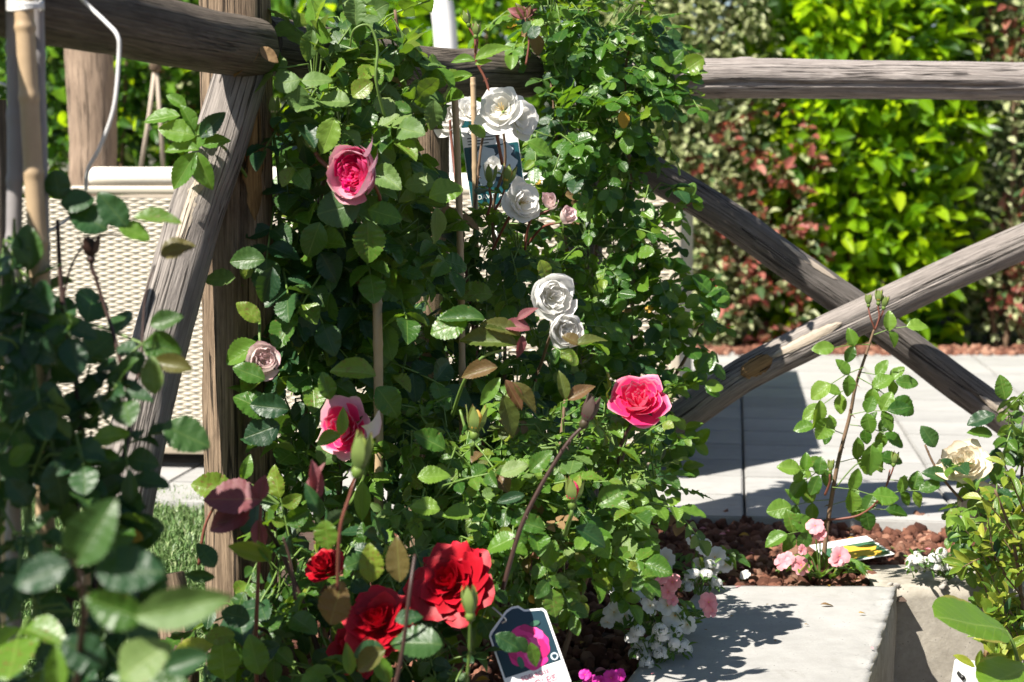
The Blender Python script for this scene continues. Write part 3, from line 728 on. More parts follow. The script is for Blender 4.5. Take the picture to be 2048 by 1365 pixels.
def joined(name, items, mats):
    """items: (matrix, (verts, faces, uvs), material index, rnd) -> one mesh"""
    nv = 0; V = []; Lp = []; Ls = []; MI = []; A = []; UV = []; ls = 0
    cache = {}
    for Mx, tp, mi, r in items:
        k = id(tp)
        if k not in cache:
            fl = np.array([i for q in tp[1] for i in q]); ln = np.array([len(q) for q in tp[1]])
            st = np.concatenate([[0], np.cumsum(ln)[:-1]]); uv = np.array(tp[2])[fl] if tp[2] else np.zeros((len(fl), 2))
            cache[k] = (tp[0], fl, st, uv)
        v, fl, st, uv = cache[k]; m = np.array(Mx)
        V.append(v @ m[:3, :3].T + m[:3, 3]); Lp.append(fl + nv); Ls.append(st + ls); UV.append(uv)
        MI.append(np.full(len(st), mi)); A.append(np.full(len(v), r)); nv += len(v); ls += len(fl)
    V = np.concatenate(V); Lp = np.concatenate(Lp); Ls = np.concatenate(Ls); MI = np.concatenate(MI); A = np.concatenate(A); UV = np.concatenate(UV)
    me = bpy.data.meshes.new(name); me.vertices.add(len(V)); me.vertices.foreach_set('co', V.ravel().astype(np.float32))
    me.loops.add(len(Lp)); me.loops.foreach_set('vertex_index', Lp.astype(np.int32))
    me.polygons.add(len(Ls)); me.polygons.foreach_set('loop_start', Ls.astype(np.int32))
    for m in mats: me.materials.append(m)
    me.polygons.foreach_set('material_index', MI.astype(np.int32)); me.polygons.foreach_set('use_smooth', np.ones(len(Ls), dtype=bool))
    me.update(calc_edges=True)
    l = me.uv_layers.new(name='UVMap'); l.data.foreach_set('uv', UV.ravel().astype(np.float32))
    at = me.attributes.new('lv', 'FLOAT', 'POINT'); at.data.foreach_set('value', A.astype(np.float32))
    return me
def low_stone(k):
    bm = bmesh.new(); bmesh.ops.create_icosphere(bm, subdivisions=1, radius=1.0)
    for v in bm.verts:
        q = v.co.copy() * 1.3 + Vector((k * 9, 4, 0)); v.co *= 1 + 0.55 * noise.noise(q) + 0.45 * noise.noise(q * 2.6)
        v.co.z *= 0.75
    me = bpy.data.meshes.new('lava_low'); bm.to_mesh(me); bm.free(); return tmpl(me)
STONE_T = [low_stone(k) for k in range(7)]
stones = []
def scatter_stones(n, x0, x1, y0, y1, zf, r0, r1, keep):
    for i in range(n):
        x = random.uniform(x0, x1); y = random.uniform(y0, y1)
        if not keep(x, y): continue
        r = random.uniform(r0, r1) * random.choice((0.6, 0.8, 1, 1, 1.25))
        Mx = Matrix.Translation((x, y, zf(x, y) + r * random.uniform(0.1, 0.9))) @ Matrix.Rotation(random.uniform(0, 6.28), 4, rnd_unit()) @ Matrix.Diagonal((r, r, r, 1))
        stones.append((Mx, random.randrange(7)))
scatter_stones(15000, -0.35, 1.35, 1.9, 3.245, bed_z, 0.0055, 0.0125, lambda x, y: not in_step(x, y))
def stone_rank(s):
    p = s[0].translation; q = to_px(p)
    vis = 1.0 if (1150 < q[0] < 2030 and 1030 < q[1] < 1365) else 0.02
    if 1330 < q[0] < 1850 and q[1] > 1185: vis *= 0.3
    return -vis * s[0].to_scale()[0] / q[2]
stones.sort(key=stone_rank)
gravel = empty('lava_gravel', (0.6, 2.8, -0.05), kind='structure')
for Mx, k in stones[:300]: obj('lava_stone', stone_v[k], Mx, gravel)
obj('lava_stone_mass', joined('lava_mass', [(Mx, STONE_T[k], 0, random.random()) for Mx, k in stones[300:]], [M['lava']]), None, gravel, kind='stuff')
# strip of the same gravel under the hedge
fs = []
for i in range(2600):
    x = random.uniform(-2.2, 2.4); y = random.uniform(5.90, 6.10); r = random.uniform(0.008, 0.019)
    fs.append((Matrix.Translation((x, y, -0.005 + r * random.uniform(0.1, 0.8))) @ Matrix.Rotation(random.uniform(0, 6.28), 4, rnd_unit()) @ Matrix.Diagonal((r, r, r, 1)), STONE_T[random.randrange(7)], 0, random.random()))
obj('hedge_gravel', joined('hedge_gravel', fs, [M['lava']]), label='strip of red lava gravel along the foot of the hedge', cat='gravel', kind='stuff')

# concrete step, its broken edge, the pit wall -----------------------
def rough_block(name, x0, x1, y0, y1, z0, z1, mats, res=0.018, amp=0.003, edge=0.0, seed=0):
    """block whose top edges are broken; material 0 top, 1 sides"""
    bm = bmesh.new(); nx = max(2, int((x1 - x0) / res)); ny = max(2, int((y1 - y0) / res)); nz = max(2, int((z1 - z0) / res))
    def grid(o, a, na, b, nb, mi):
        g = [[bm.verts.new(o + a * (i / na) + b * (j / nb)) for i in range(na + 1)] for j in range(nb + 1)]
        for j in range(nb):
            for i in range(na):
                fc = bm.faces.new((g[j][i], g[j][i + 1], g[j + 1][i + 1], g[j + 1][i])); fc.material_index = mi; fc.smooth = True
    X, Y, Z = Vector((x1 - x0, 0, 0)), Vector((0, y1 - y0, 0)), Vector((0, 0, z1 - z0)); o = Vector((x0, y0, z0))
    grid(o + Z, X, nx, Y, ny, 0); grid(o, X, nx, Z, nz, 1); grid(o + X, Y, ny, Z, nz, 1)
    grid(o + X + Y, -X, nx, Z, nz, 1); grid(o + Y, -Y, ny, Z, nz, 1)
    bmesh.ops.remove_doubles(bm, verts=bm.verts, dist=1e-5)
    for v in bm.verts:
        q = v.co + Vector((seed, 0, 0)); n1 = noise.noise(q * 9); n2 = noise.noise(q * 38); n3 = noise.noise(q * 95)
        ex = min(v.co.x - x0, x1 - v.co.x); ez = z1 - v.co.z
        v.co += Vector((n1 * amp * 1.5, n2 * amp, n1 * amp + n2 * amp * 0.4)) if ez > 0.004 else Vector((0, 0, n1 * amp * 0.6))
        if edge and x1 - v.co.x < 0.05 and ez < 0.05:
            k = (1 - max(0, x1 - v.co.x) / 0.05) * (1 - max(0, ez) / 0.05)
            v.co += Vector((n2 * 1.1 + n3 * 0.9 - 0.30, n3 * 0.6, n2 * 0.9 + n3 * 0.8 - 0.30)) * edge * k
    me = bpy.data.meshes.new(name); bm.to_mesh(me); bm.free()
    for m in mats: me.materials.append(m)
    return me
sme = rough_block('step', STEP_L, STEP_R, 1.72, STEP_B, -0.60, 0.0, [M['step'], M['step_side']], 0.0085, 0.0024, 0.006)
for v in sme.vertices: v.co.x += SHEAR * (v.co.y - STEP_B)
step = obj('concrete_step', sme, label='pale concrete step block with a broken right edge in front of the gravel', cat='step')
lump_me = []
for k in range(4):
    me = stone_v[k].copy(); me.materials.clear(); me.materials.append(M['mortar'])
    for v in me.vertices: v.co *= 1 + 0.5 * noise.noise(v.co * 2.3 + Vector((k, 9, 0)))
    lump_me.append(me)
for i in range(28, 34):       # clots of mortar along the broken edge
    y = 2.66 - 0.62 * random.random() ** 1.7; x = STEP_R + SHEAR * (y - STEP_B) - random.uniform(-0.004, 0.016); r = random.uniform(0.003, 0.0085)
    if i > 24: x = random.uniform(0.60, 0.70); y = random.uniform(2.66, 2.70)
    obj('mortar_lump', lump_me[i % 4], Matrix.Translation((x, y, random.uniform(-0.012, -0.001))) @ Matrix.Rotation(random.uniform(0, 6), 4, rnd_unit()) @ Matrix.Diagonal((r, r * random.uniform(.8, 2.2), r * 0.7, 1)), step)
wall = obj('pit_wall', rough_block('pit_wall', STEP_R - 0.03, 2.1, STEP_B + 0.012, STEP_B + 0.16, -0.60, -0.004, [M['step_side'], M['render']], 0.02, 0.004, 0.0, 5),
           label='rough beige concrete wall behind the pit at lower right', cat='wall')
# little white box fixed in the pit
bx = empty('junction_box', P(1985, 1362, 2.2), 'small white plastic box with a dark screw hole under the big leaf', 'box')
wb = P(1990, 1372, 2.2)
obj('housing', bevelled_box('housing', (0.105, 0.05, 0.05), M['white_plastic'], 0.006, 3), Matrix.Translation(wb) @ Matrix.Rotation(0.12, 4, 'Y'), bx)
mb = MB(); hp = P(1926, 1356, 2.173); mb.tube([hp + Vector((0, -0.0, 0)), hp + Vector((0, 0.02, 0))], 0.0030, 10)
obj('screw', mb.mesh('screw', M['black']), None, bx)
mb = MB(); mb.box(wb + Vector((0, 0.03, -0.32)), (0.04, 0.03, 0.6)); obj('support', mb.mesh('support', M['step_side'], False), None, bx)

# fence -------------------------------------------------------------
def log_mesh(name, pts, rad, mat, seed=0, sides=40, n=10, grooves=(), amp=0.05, knots=(), flat_cap=True, capmat=None):
    """rough round timber: grooves (angle, width rad, depth, v0, v1), knots (angle, v, size)"""
    c = catmull(pts, n); m = len(c); L = [0]
    for i in range(1, m): L.append(L[-1] + (c[i] - c[i - 1]).length)
    Rf = (lambda t: rad) if not hasattr(rad, '__len__') else (lambda t: rad[0] + (rad[-1] - rad[0]) * t)
    v = []; uv = []; prev = None
    for i, p in enumerate(c):
        t = (c[min(i + 1, m - 1)] - c[max(i - 1, 0)]).normalized()
        ref = Vector((0, -1, 0)) if abs(t.y) < 0.9 else Vector((0, 0, 1))
        a = ref - t * ref.dot(t); a.normalize(); b = t.cross(a)      # angle 0 looks at the viewer
        for k in range(sides + 1):
            w = 2 * math.pi * (k % sides) / sides; r = Rf(i / (m - 1))
            o = a * math.cos(w) + b * math.sin(w)
            q = Vector((math.cos(w) * 1.2, math.sin(w) * 1.2, L[i] * 7 + seed * 13))
            r *= 1 + amp * noise.noise(q) + amp * 0.5 * noise.noise(q * 2.7 + Vector((0, 0, 5)))
            for (ga, gw, gd, g0, g1) in grooves:
                s = L[i] / L[-1]
                if g0 <= s <= g1:
                    gc = ga + 0.10 * noise.noise(Vector((L[i] * 9, seed, 1))) ; dw = abs((w - gc + math.pi) % (2 * math.pi) - math.pi)
                    if dw < gw: r -= gd * (1 - dw / gw) * min(1, (s - g0) * 12, (g1 - s) * 12)
            for (ka, kv, ks) in knots:
                dw = ((w - ka + math.pi) % (2 * math.pi) - math.pi) * r; dl = L[i] - kv * L[-1]; dd = math.hypot(dw, dl) / ks
                if dd < 1.6: r += ks * 0.28 * math.exp(-dd * dd * 1.5) - (ks * 0.25 * math.exp(-(dd * 3.2) ** 2))
            v.append(p + o * r); uv.append((w / (2 * math.pi) * 2 * math.pi * Rf(0.5) if k < sides else 2 * math.pi * Rf(0.5), L[i]))
    s1 = sides + 1
    f = [(i * s1 + k, i * s1 + k + 1, (i + 1) * s1 + k + 1, (i + 1) * s1 + k) for i in range(m - 1) for k in range(sides)]
    mb = MB(); mb.add(v, f, uv)
    for e, i in ((0, 0), (1, m - 1)):
        ring = [v[i * s1 + k] for k in range(sides)]; cc = c[i]
        mb.add(ring + [cc], [((k, (k + 1) % sides, sides) if e else ((k + 1) % sides, k, sides)) for k in range(sides)], [(p.x * 0.3, p.y * 0.3) for p in ring] + [(0, 0)])
    return mb.mesh(name, M[mat])

fence = empty('log_fence', P(480, 1363, 2.2).xy.to_3d(), 'weathered round log fence with posts, rails and crossed braces around the roses', 'fence')
# corner post with its long split
zb = -0.35
def vpost(px, d, ztop, lean=0.0): 
    x = P(px, 324, d).x; return [Vector((x - lean, d, zb)), Vector((x - lean * .5, d, 0.3)), Vector((x, d, 0.7)), Vector((x + lean * 0.4, d, ztop))]
obj('post', log_mesh('post', vpost(474, 2.235, 1.05, 0.005), [0.049, 0.045], 'wood_post', 1, grooves=[(0.30, 0.10, 0.022, 0.0, 0.78), (-0.55, 0.05, 0.004, 0.1, 0.9), (-1.0, 0.05, 0.004, 0.3, 1.0)], amp=0.07, n=26), None, fence, 'brown corner post with a long vertical split')
# raw wood scar on the post under the rail
# left rail comes towards the camera
zr = 0.822
obj('rail', log_mesh('rail', [P(505, 96, 2.20), P(400, 78, 2.06), P(250, 46, 1.90), P(100, 14, 1.75), P(-250, -60, 1.52)], [0.0375, 0.0385], 'wood_rail', 2, grooves=[(0.9, 0.05, 0.003, 0.05, 0.6)], amp=0.06, n=22, knots=[(0.1, 0.42, 0.02)]), None, fence, 'dark barked rail running towards the viewer')
# middle rail, goes away to the right
obj('rail', log_mesh('rail', [P(515, 88, 2.30), P(700, 116, 2.52), P(860, 147, 2.72), P(960, 147, 2.84), P(1052, 147, 2.93)], [0.038, 0.041], 'wood_rail', 3, amp=0.10, n=18, grooves=[(1.6, 0.07, 0.004, 0.1, 0.9)], knots=[(0.6, 0.8, 0.025)]), None, fence)
# long silver rail on the right with an open crack
obj('rail', log_mesh('rail', [P(1180, 160, 3.02), P(1400, 157, 3.05), P(1600, 158, 3.1), P(1850, 161, 3.15), P(2060, 163, 3.19), P(2260, 165, 3.23)], [0.0355, 0.0345], 'wood_grey', 4, sides=56, amp=0.035, n=22,
     grooves=[(0.30, 0.13, 0.010, 0.02, 0.80), (0.62, 0.10, 0.006, 0.35, 0.99), (0.5, 0.04, 0.002, 0.2, 0.8)], knots=[(-1.4, 0.27, 0.016), (-0.2, 0.55, 0.012)]), None, fence, 'straight silver-grey rail with a dark lengthwise crack')
for px, d in ((852, 2.80), (1165, 3.03), (2215, 3.26)):
    obj('post', log_mesh('post', vpost(px, d, 0.80 if px < 1000 else 0.86, 0.004), [0.040, 0.036], 'wood_post' if px < 1000 else 'wood_brace', 5 + int(d * 10), amp=0.07, n=20, grooves=[(-0.4, 0.06, 0.006, 0.1, 0.9)]), None, fence)
# left diagonal brace
obj('brace', log_mesh('brace', [P(488, 130, 2.215), P(436, 300, 2.165), P(388, 440, 2.14), P(318, 690, 2.09), P(262, 930, 2.03), P(215, 1180, 1.97)], [0.033, 0.036], 'wood_brace_front', 8, amp=0.06, n=18, grooves=[(0.25, 0.05, 0.004, 0.1, 0.7), (-0.35, 0.05, 0.004, 0.3, 0.9)], knots=[(-0.2, 0.3, 0.02)]), None, fence, 'grey diagonal brace leaning against the corner post')
# crossed braces on the right
obj('brace', log_mesh('brace', [P(1255, 318, 3.10), P(1430, 420, 3.125), P(1600, 540, 3.15), P(1730, 630, 3.17), P(1880, 742, 3.19), P(2010, 838, 3.21), P(2140, 935, 3.23)], [0.031, 0.0315], 'wood_brace', 9, sides=48, amp=0.06, n=18, grooves=[(-0.2, 0.08, 0.005, 0.2, 0.6), (0.0, 0.10, 0.009, 0.70, 1.0)], knots=[(-0.5, 0.36, 0.010), (0.15, 0.80, 0.014), (0.0, 0.5, 0.006)]), None, fence, 'dark brace falling to the right, behind the crossing')
obj('brace', log_mesh('brace', [P(1330, 862, 3.00), P(1480, 755, 3.015), P(1620, 682, 3.03), P(1730, 630, 3.05), P(1880, 558, 3.08), P(2060, 478, 3.11), P(2260, 390, 3.16)], [0.0315, 0.032], 'wood_brace_front', 10, sides=48, amp=0.05, n=18, grooves=[(-0.12, 0.08, 0.007, 0.12, 0.95), (0.5, 0.04, 0.002, 0.3, 0.9)]), None, fence, 'grey brace rising to the right, in front of the crossing')
# scars: strips of bare wood lying on the round face of a log
def log_strip(name, pts, rad, t0, t1, w0, w1, mat, parent, lift=1.07, seed=0):
    c = catmull(pts, 18); m = len(c); nL = 14; nW = 5; v = []; uv = []
    for i in range(nL + 1):
        t = t0 + (t1 - t0) * i / nL; k = min(int(t * (m - 1)), m - 2); p = c[k].lerp(c[k + 1], t * (m - 1) - k); tg = (c[min(k + 2, m - 1)] - c[max(k - 1, 0)]).normalized()
        a = Vector((0, -1, 0)); a = (a - tg * a.dot(tg)).normalized(); b = tg.cross(a)
        sh_ = math.sin(math.pi * i / nL) ** 0.45; jw = 0.10 * noise.noise(Vector((i * .9, seed, 0))); wc = (w0 + w1) / 2 + jw; hw = (w1 - w0) / 2 * sh_ * (1 + .35 * noise.noise(Vector((i * 1.3, seed, 5))))
        for q in range(nW + 1):
            u = -1 + 2 * q / nW; w = wc + hw * u; r = rad * (lift - 0.05 * abs(u) ** 3) * (1 + .015 * noise.noise(Vector((i, q, seed)))); v.append(p + (a * math.cos(w) + b * math.sin(w)) * r); uv.append((w * rad, t * 1.2))
    f = [(i * (nW + 1) + q, i * (nW + 1) + q + 1, (i + 1) * (nW + 1) + q + 1, (i + 1) * (nW + 1) + q) for i in range(nL) for q in range(nW)]
    mb = MB(); mb.add(v, f, uv); return obj(name, mb.mesh(name, M[mat]), None, parent)
M['peeled'] = wood_material('peeled_wood', (0.58, 0.50, 0.41), (0.36, 0.29, 0.22), (0.50, 0.39, 0.27), 0.3, 0.7)
BF = [P(1330, 862, 3.00), P(1480, 755, 3.015), P(1620, 682, 3.03), P(1730, 630, 3.05), P(1880, 558, 3.08), P(2060, 478, 3.11), P(2260, 390, 3.16)]
BB = [P(1255, 318, 3.10), P(1430, 420, 3.125), P(1600, 540, 3.15), P(1730, 630, 3.17), P(1880, 742, 3.19), P(2010, 838, 3.21), P(2140, 935, 3.23)]
BL = [P(488, 130, 2.215), P(436, 300, 2.165), P(388, 440, 2.14), P(318, 690, 2.09), P(262, 930, 2.03), P(215, 1180, 1.97)]
log_strip('peeled_strip', BF, .0315, .235, .42, -.62, -.02, 'peeled', fence, 1.06, 1)
log_strip('cut_knot', BF, .0315, .165, .235, -.75, .25, 'wood_fresh', fence, 1.14, 2)
log_strip('peeled_strip', BB, .0315, .745, .86, -.35, .05, 'peeled', fence, 1.07, 3)
log_strip('peeled_strip', BB, .0315, .27, .40, -1.0, -.55, 'peeled', fence, 1.06, 4)
log_strip('peeled_strip', BL, .034, .28, .47, -.15, .35, 'peeled', fence, 1.07, 5)
log_strip('raw_scar', vpost(474, 2.235, 1.05, 0.005), .047, .57, .72, .35, .9, 'wood_fresh', fence, 1.08, 6)
# wooden stump and fibre-wrapped root at lower left
obj('stump', log_mesh('stump', [P(342, 1520, 1.98), P(345, 1350, 1.98), P(338, 1240, 2.0), P(325, 1150, 2.01)], [0.032, 0.026], 'wood_post', 14, amp=0.22, n=12), None, None, 'short brown fibrous stump low beside the grass', 'stump')
# far post behind the sofa and rope hanging beside it
obj('wooden_post', log_mesh('far_post', [P(182, 700, 4.75), P(183, 420, 4.75), P(186, 250, 4.75), P(178, 90, 4.75), P(176, -120, 4.75)], [0.064, 0.066], 'wood_far', 15, amp=0.08, n=16), None, None, 'tan wooden post standing behind the wicker sofa at left', 'post')
rp = empty('hanging_rope', P(306, 330, 5.1), 'pale rope hanging in an upside-down V behind the sofa', 'rope')
k = P(311, 128, 5.1)
for nm, a, b in (('strand', k, P(279, 352, 5.1)), ('strand', k, P(327, 352, 5.12)), ('hanger', P(311, -160, 5.1), k)):
    mb = MB(); mb.tube([a, a.lerp(b, 0.5) + Vector((0.003, 0, 0)), b], 0.0062, 7); obj(nm, mb.mesh('rope', M['rope']), None, rp)
mb = MB(); mb.tube([k + Vector((0, 0, 0.03)), k + Vector((0, 0, 0.012)), k - Vector((0, 0, 0.012)), k - Vector((0, 0, 0.025))], [0.008, 0.018, 0.019, 0.010], 10); obj('knot', mb.mesh('knot', M['wood_post']), None, rp)
# white curved pole behind the sofa
mb = MB(); mb.tube(catmull([P(894, 800, 5.4), P(896, 420, 5.4), P(895, 200, 5.4), P(892, 95, 5.4), P(885, 20, 5.4), P(868, -60, 5.4), P(820, -160, 5.4)], 8), 0.037, 20)
obj('pole', mb.mesh('pole', M['white_paint']), label='white curved metal pole rising behind the middle fence rail', cat='pole')

# wicker sofa -------------------------------------------------------
sx1 = P(1342, 900, 3.56).x; A = Vector((sx1, 3.56, 0)); LEN = 1.44; DEP = 1.55; HT = 0.605
sofa = empty('wicker_sofa', (A - TX * LEN * 0.5), 'cream woven wicker sofa seen from behind, beyond the climbing roses', 'sofa')
B = A - TX * LEN; z0 = 0.045
def weave(o, xd, length, h, nrm, pitch=0.0062, rib=0.0185, amp=0.0015):
    rows = int(h / pitch); seg = int(length / rib) * 3; items_v = []; f = []
    for r in range(rows):
        b = len(items_v); zc = (r + 0.5) * pitch
        for i in range(seg + 1):
            s = length * i / seg; off = amp * math.cos(math.pi * s / rib + math.pi * (r % 2)) + 0.004 + 0.0006 * noise.noise(Vector((s * 40, r, 0)))
            q = o + xd * s + nrm * off
            zz = zc + 0.0013 * noise.noise(Vector((s * 9, r * 0.7, 3)))
            items_v += [q + Vector((0, 0, zz + pitch * 0.62)) - nrm * 0.0020, q + Vector((0, 0, zz + pitch * 0.25)) + nrm * 0.0006, q + Vector((0, 0, zz - pitch * 0.25)) + nrm * 0.0006, q + Vector((0, 0, zz - pitch * 0.62)) - nrm * 0.0020]
        for i in range(seg):
            for k in range(3): f.append((b + i * 4 + k, b + i * 4 + k + 1, b + (i + 1) * 4 + k + 1, b + (i + 1) * 4 + k))
    mb = MB(); mb.add(items_v, f); return mb
nF = -TY
obj('woven_back', weave(B + Vector((0, 0, z0)), TX, LEN, HT - z0 - 0.01, nF).mesh('weave', M['wicker']), None, sofa, kind='stuff')
obj('woven_side', weave(A + Vector((0, 0, z0)), TY, DEP, HT - z0 - 0.01, TX, 0.0085, 0.03).mesh('weave', M['wicker']), None, sofa, kind='stuff')
mb = MB(); cc = A - TX * LEN / 2 + TY * DEP / 2
mb.box(cc + Vector((0, 0, z0 + (HT - z0 - 0.02) / 2)), (LEN - 0.012, DEP - 0.012, HT - z0 - 0.02), R)
obj('body', mb.mesh('sofa_body', M['wicker_in'], False), None, sofa)
def strip(name, c, size, mat, bev=0.008): return obj(name, bevelled_box(name, size, mat, bev, 3, True), mat4(R, c), sofa)
strip('corner_post', A + TX * 0.006 + TY * 0.004 + Vector((0, 0, (HT + z0) / 2)), (0.026, 0.026, HT - z0 + 0.012), M['wicker'])
strip('corner_post', B - TX * 0.006 + TY * 0.004 + Vector((0, 0, (HT + z0) / 2)), (0.026, 0.026, HT - z0 + 0.012), M['wicker'])
strip('top_rim', A - TX * (LEN / 2) + TY * 0.012 + Vector((0, 0, HT + 0.004)), (LEN - 0.03, 0.05, 0.018), M['wicker'])
strip('top_rim', A - TX * 0.012 + TY * (DEP / 2 + 0.03) + Vector((0, 0, HT + 0.004)), (0.05, DEP - 0.03, 0.018), M['wicker'])
strip('bottom_rim', A - TX * (LEN / 2) + Vector((0, 0, z0 - 0.004)), (LEN - 0.03, 0.014, 0.016), M['wicker_in'], 0.003)
for s, t in ((0.05, 0.05), (LEN - 0.05, 0.05), (LEN / 2, 0.05), (0.05, DEP - 0.05), (LEN - 0.05, DEP - 0.05)):
    mb = MB(); q = A - TX * s + TY * t; mb.tube([q, q + Vector((0, 0, z0))], 0.016, 12); obj('foot', mb.mesh('foot', M['black']), None, sofa)
def bolster(px0, px1, py, d, r, label):
    a = P(px0, py, d); b = P(px1, py, d); b = Vector((b.x, b.y, a.z)); n = 14; pts = []; rr = []
    for i in range(n + 1):
        t = i / n; pts.append(a.lerp(b, t)); e = min(t, 1 - t) * (b - a).length / r; rr.append(r * (math.sqrt(max(0.05, 1 - (1 - min(1, e)) ** 2))))
    xs = [0, 0.012, 0.03, 0.06] ; pts = []; rr = []
    Lb = (b - a).length
    for s_ in [0, .004, .010, .018, .03] + [0.03 + (Lb - 0.06) * i / 10 for i in range(1, 10)] + [Lb - .03, Lb - .018, Lb - .010, Lb - .004, Lb]:
        e = min(s_, Lb - s_); pts.append(a + (b - a).normalized() * s_); rr.append(max(0.003, r * math.sqrt(max(0, 1 - (1 - min(1, e / 0.022)) ** 2)) * (1 + 0.03 * noise.noise(Vector((s_ * 14, 0, 0))))))
    mb = MB(); mb.tube(pts, rr, 24); return obj('cushion', mb.mesh('cushion', M['cushion']), label=label, cat='cushion')
ztop = HT + 0.015
bolster(172, 640, 354, 3.78, 0.0215, 'long white roll cushion lying on top of the wicker sofa, left half')
bolster(690, 1165, 367, 3.66, 0.0215, 'white roll cushion on top of the wicker sofa behind the white roses')
# ================================================================== PLANTS
def gbase(px, d, z=-0.03): q = P(px, 324, d); return Vector((q.x, d, z))

# ---- A: pink climbing rose on the corner post
A_ = new_plant('climbing_rose', gbase(660, 2.30), 'climbing rose with cupped pink blooms and large serrated leaves beside the split corner post', 'rose bush', 'rose bushes along the fence'); a = A_.name
RM = [('rose', 8), ('dark', 3), ('rose_pale', 0.7), ('yellowed', .12), ('dry', .15), ('fresh', .5)]
RMp = [('rose', 5), ('rose_pale', 5), ('fresh', 1.2), ('dry', .25), ('yellowed', .1)]
RMd = [('dark', 5), ('rose', 5), ('fresh', .2), ('dry', .1)]  # darker mix for the shaded middle, shade put into the leaf colour
blob_leaves(a, [
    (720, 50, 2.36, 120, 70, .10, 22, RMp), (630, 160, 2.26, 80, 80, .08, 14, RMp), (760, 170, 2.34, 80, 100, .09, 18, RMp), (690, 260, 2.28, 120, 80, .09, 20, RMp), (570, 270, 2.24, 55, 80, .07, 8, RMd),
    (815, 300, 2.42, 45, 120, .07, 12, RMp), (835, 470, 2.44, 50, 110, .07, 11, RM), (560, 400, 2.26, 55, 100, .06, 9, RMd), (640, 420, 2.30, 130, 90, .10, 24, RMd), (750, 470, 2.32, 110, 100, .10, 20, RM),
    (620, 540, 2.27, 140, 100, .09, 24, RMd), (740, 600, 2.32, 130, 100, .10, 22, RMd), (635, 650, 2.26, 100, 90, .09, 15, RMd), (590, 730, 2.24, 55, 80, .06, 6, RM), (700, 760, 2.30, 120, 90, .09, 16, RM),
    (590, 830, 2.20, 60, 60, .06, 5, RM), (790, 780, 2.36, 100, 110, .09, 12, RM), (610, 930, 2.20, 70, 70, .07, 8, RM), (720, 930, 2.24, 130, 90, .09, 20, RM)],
    0.040, 'rose', RM, dens=1.05)
blob_leaves(a, [(640, 480, 2.50, 130, 130, .07, 22), (760, 480, 2.54, 110, 130, .07, 20), (640, 680, 2.48, 110, 110, .07, 16), (760, 700, 2.52, 110, 120, .07, 20), (690, 880, 2.44, 130, 100, .07, 18), (690, 300, 2.48, 130, 100, .06, 16), (690, 1020, 2.4, 120, 80, .06, 14)], 0.042, 'rose', RMd)  # inner leaves in the dark mix, painting the shade inside the bush
for pts, r in (([(650, 1380, 2.3), (640, 1000, 2.3), (600, 700, 2.31), (640, 400, 2.32), (700, 150, 2.34), (720, -60, 2.36)], .006), ([(670, 1380, 2.3), (740, 900, 2.36), (800, 500, 2.44), (810, 200, 2.42), (790, 20, 2.4)], .005),
               ([(640, 1380, 2.3), (560, 960, 2.26), (545, 700, 2.25), (560, 400, 2.26), (540, 230, 2.26)], .004), ([(660, 1380, 2.32), (690, 800, 2.36), (720, 500, 2.38), (640, 250, 2.34)], .004)):
    stem(A_, [P(*q) for q in pts], r, 0.0022, random.choice(('stem', 'stem_brown')), thorns=10)
# arching shoots seen against the leaves
stem(A_, [P(770, 235, 2.22), P(752, 160, 2.2), P(755, 95, 2.2), P(738, 52, 2.2), P(708, 60, 2.2), P(700, 95, 2.21)], .0022, .0013, 'stem')
stem(A_, [P(505, 420, 2.2), P(500, 370, 2.2), P(470, 320, 2.16), P(440, 290, 2.12), P(395, 270, 2.09)], .0026, .0014, 'stem')
for q in ((393, 272, 2.09, 80, 168, 'fresh', 0.3, .5), (388, 262, 2.09, 60, 115, 'fresh', .5, .9), (392, 300, 2.09, 62, 75, 'fresh', -.4, .4), (398, 300, 2.085, 70, 178, 'fresh', .2, 1.0), (400, 275, 2.085, 72, 45, 'dark', .8, .9),
          (392, 305, 2.08, 88, 238, 'fresh', .1, .45), (395, 305, 2.08, 82, 290, 'fresh', -.3, .5), (402, 290, 2.085, 60, 10, 'fresh', .2, .9), (360, 232, 2.1, 75, 187, 'fresh', .1, 1.4), (372, 218, 2.1, 50, 140, 'fresh', -.2, .9)):
    hero(a, 'narrow', *q[:3], q[3], q[4], q[5], q[6], q[7], wid=1.25)
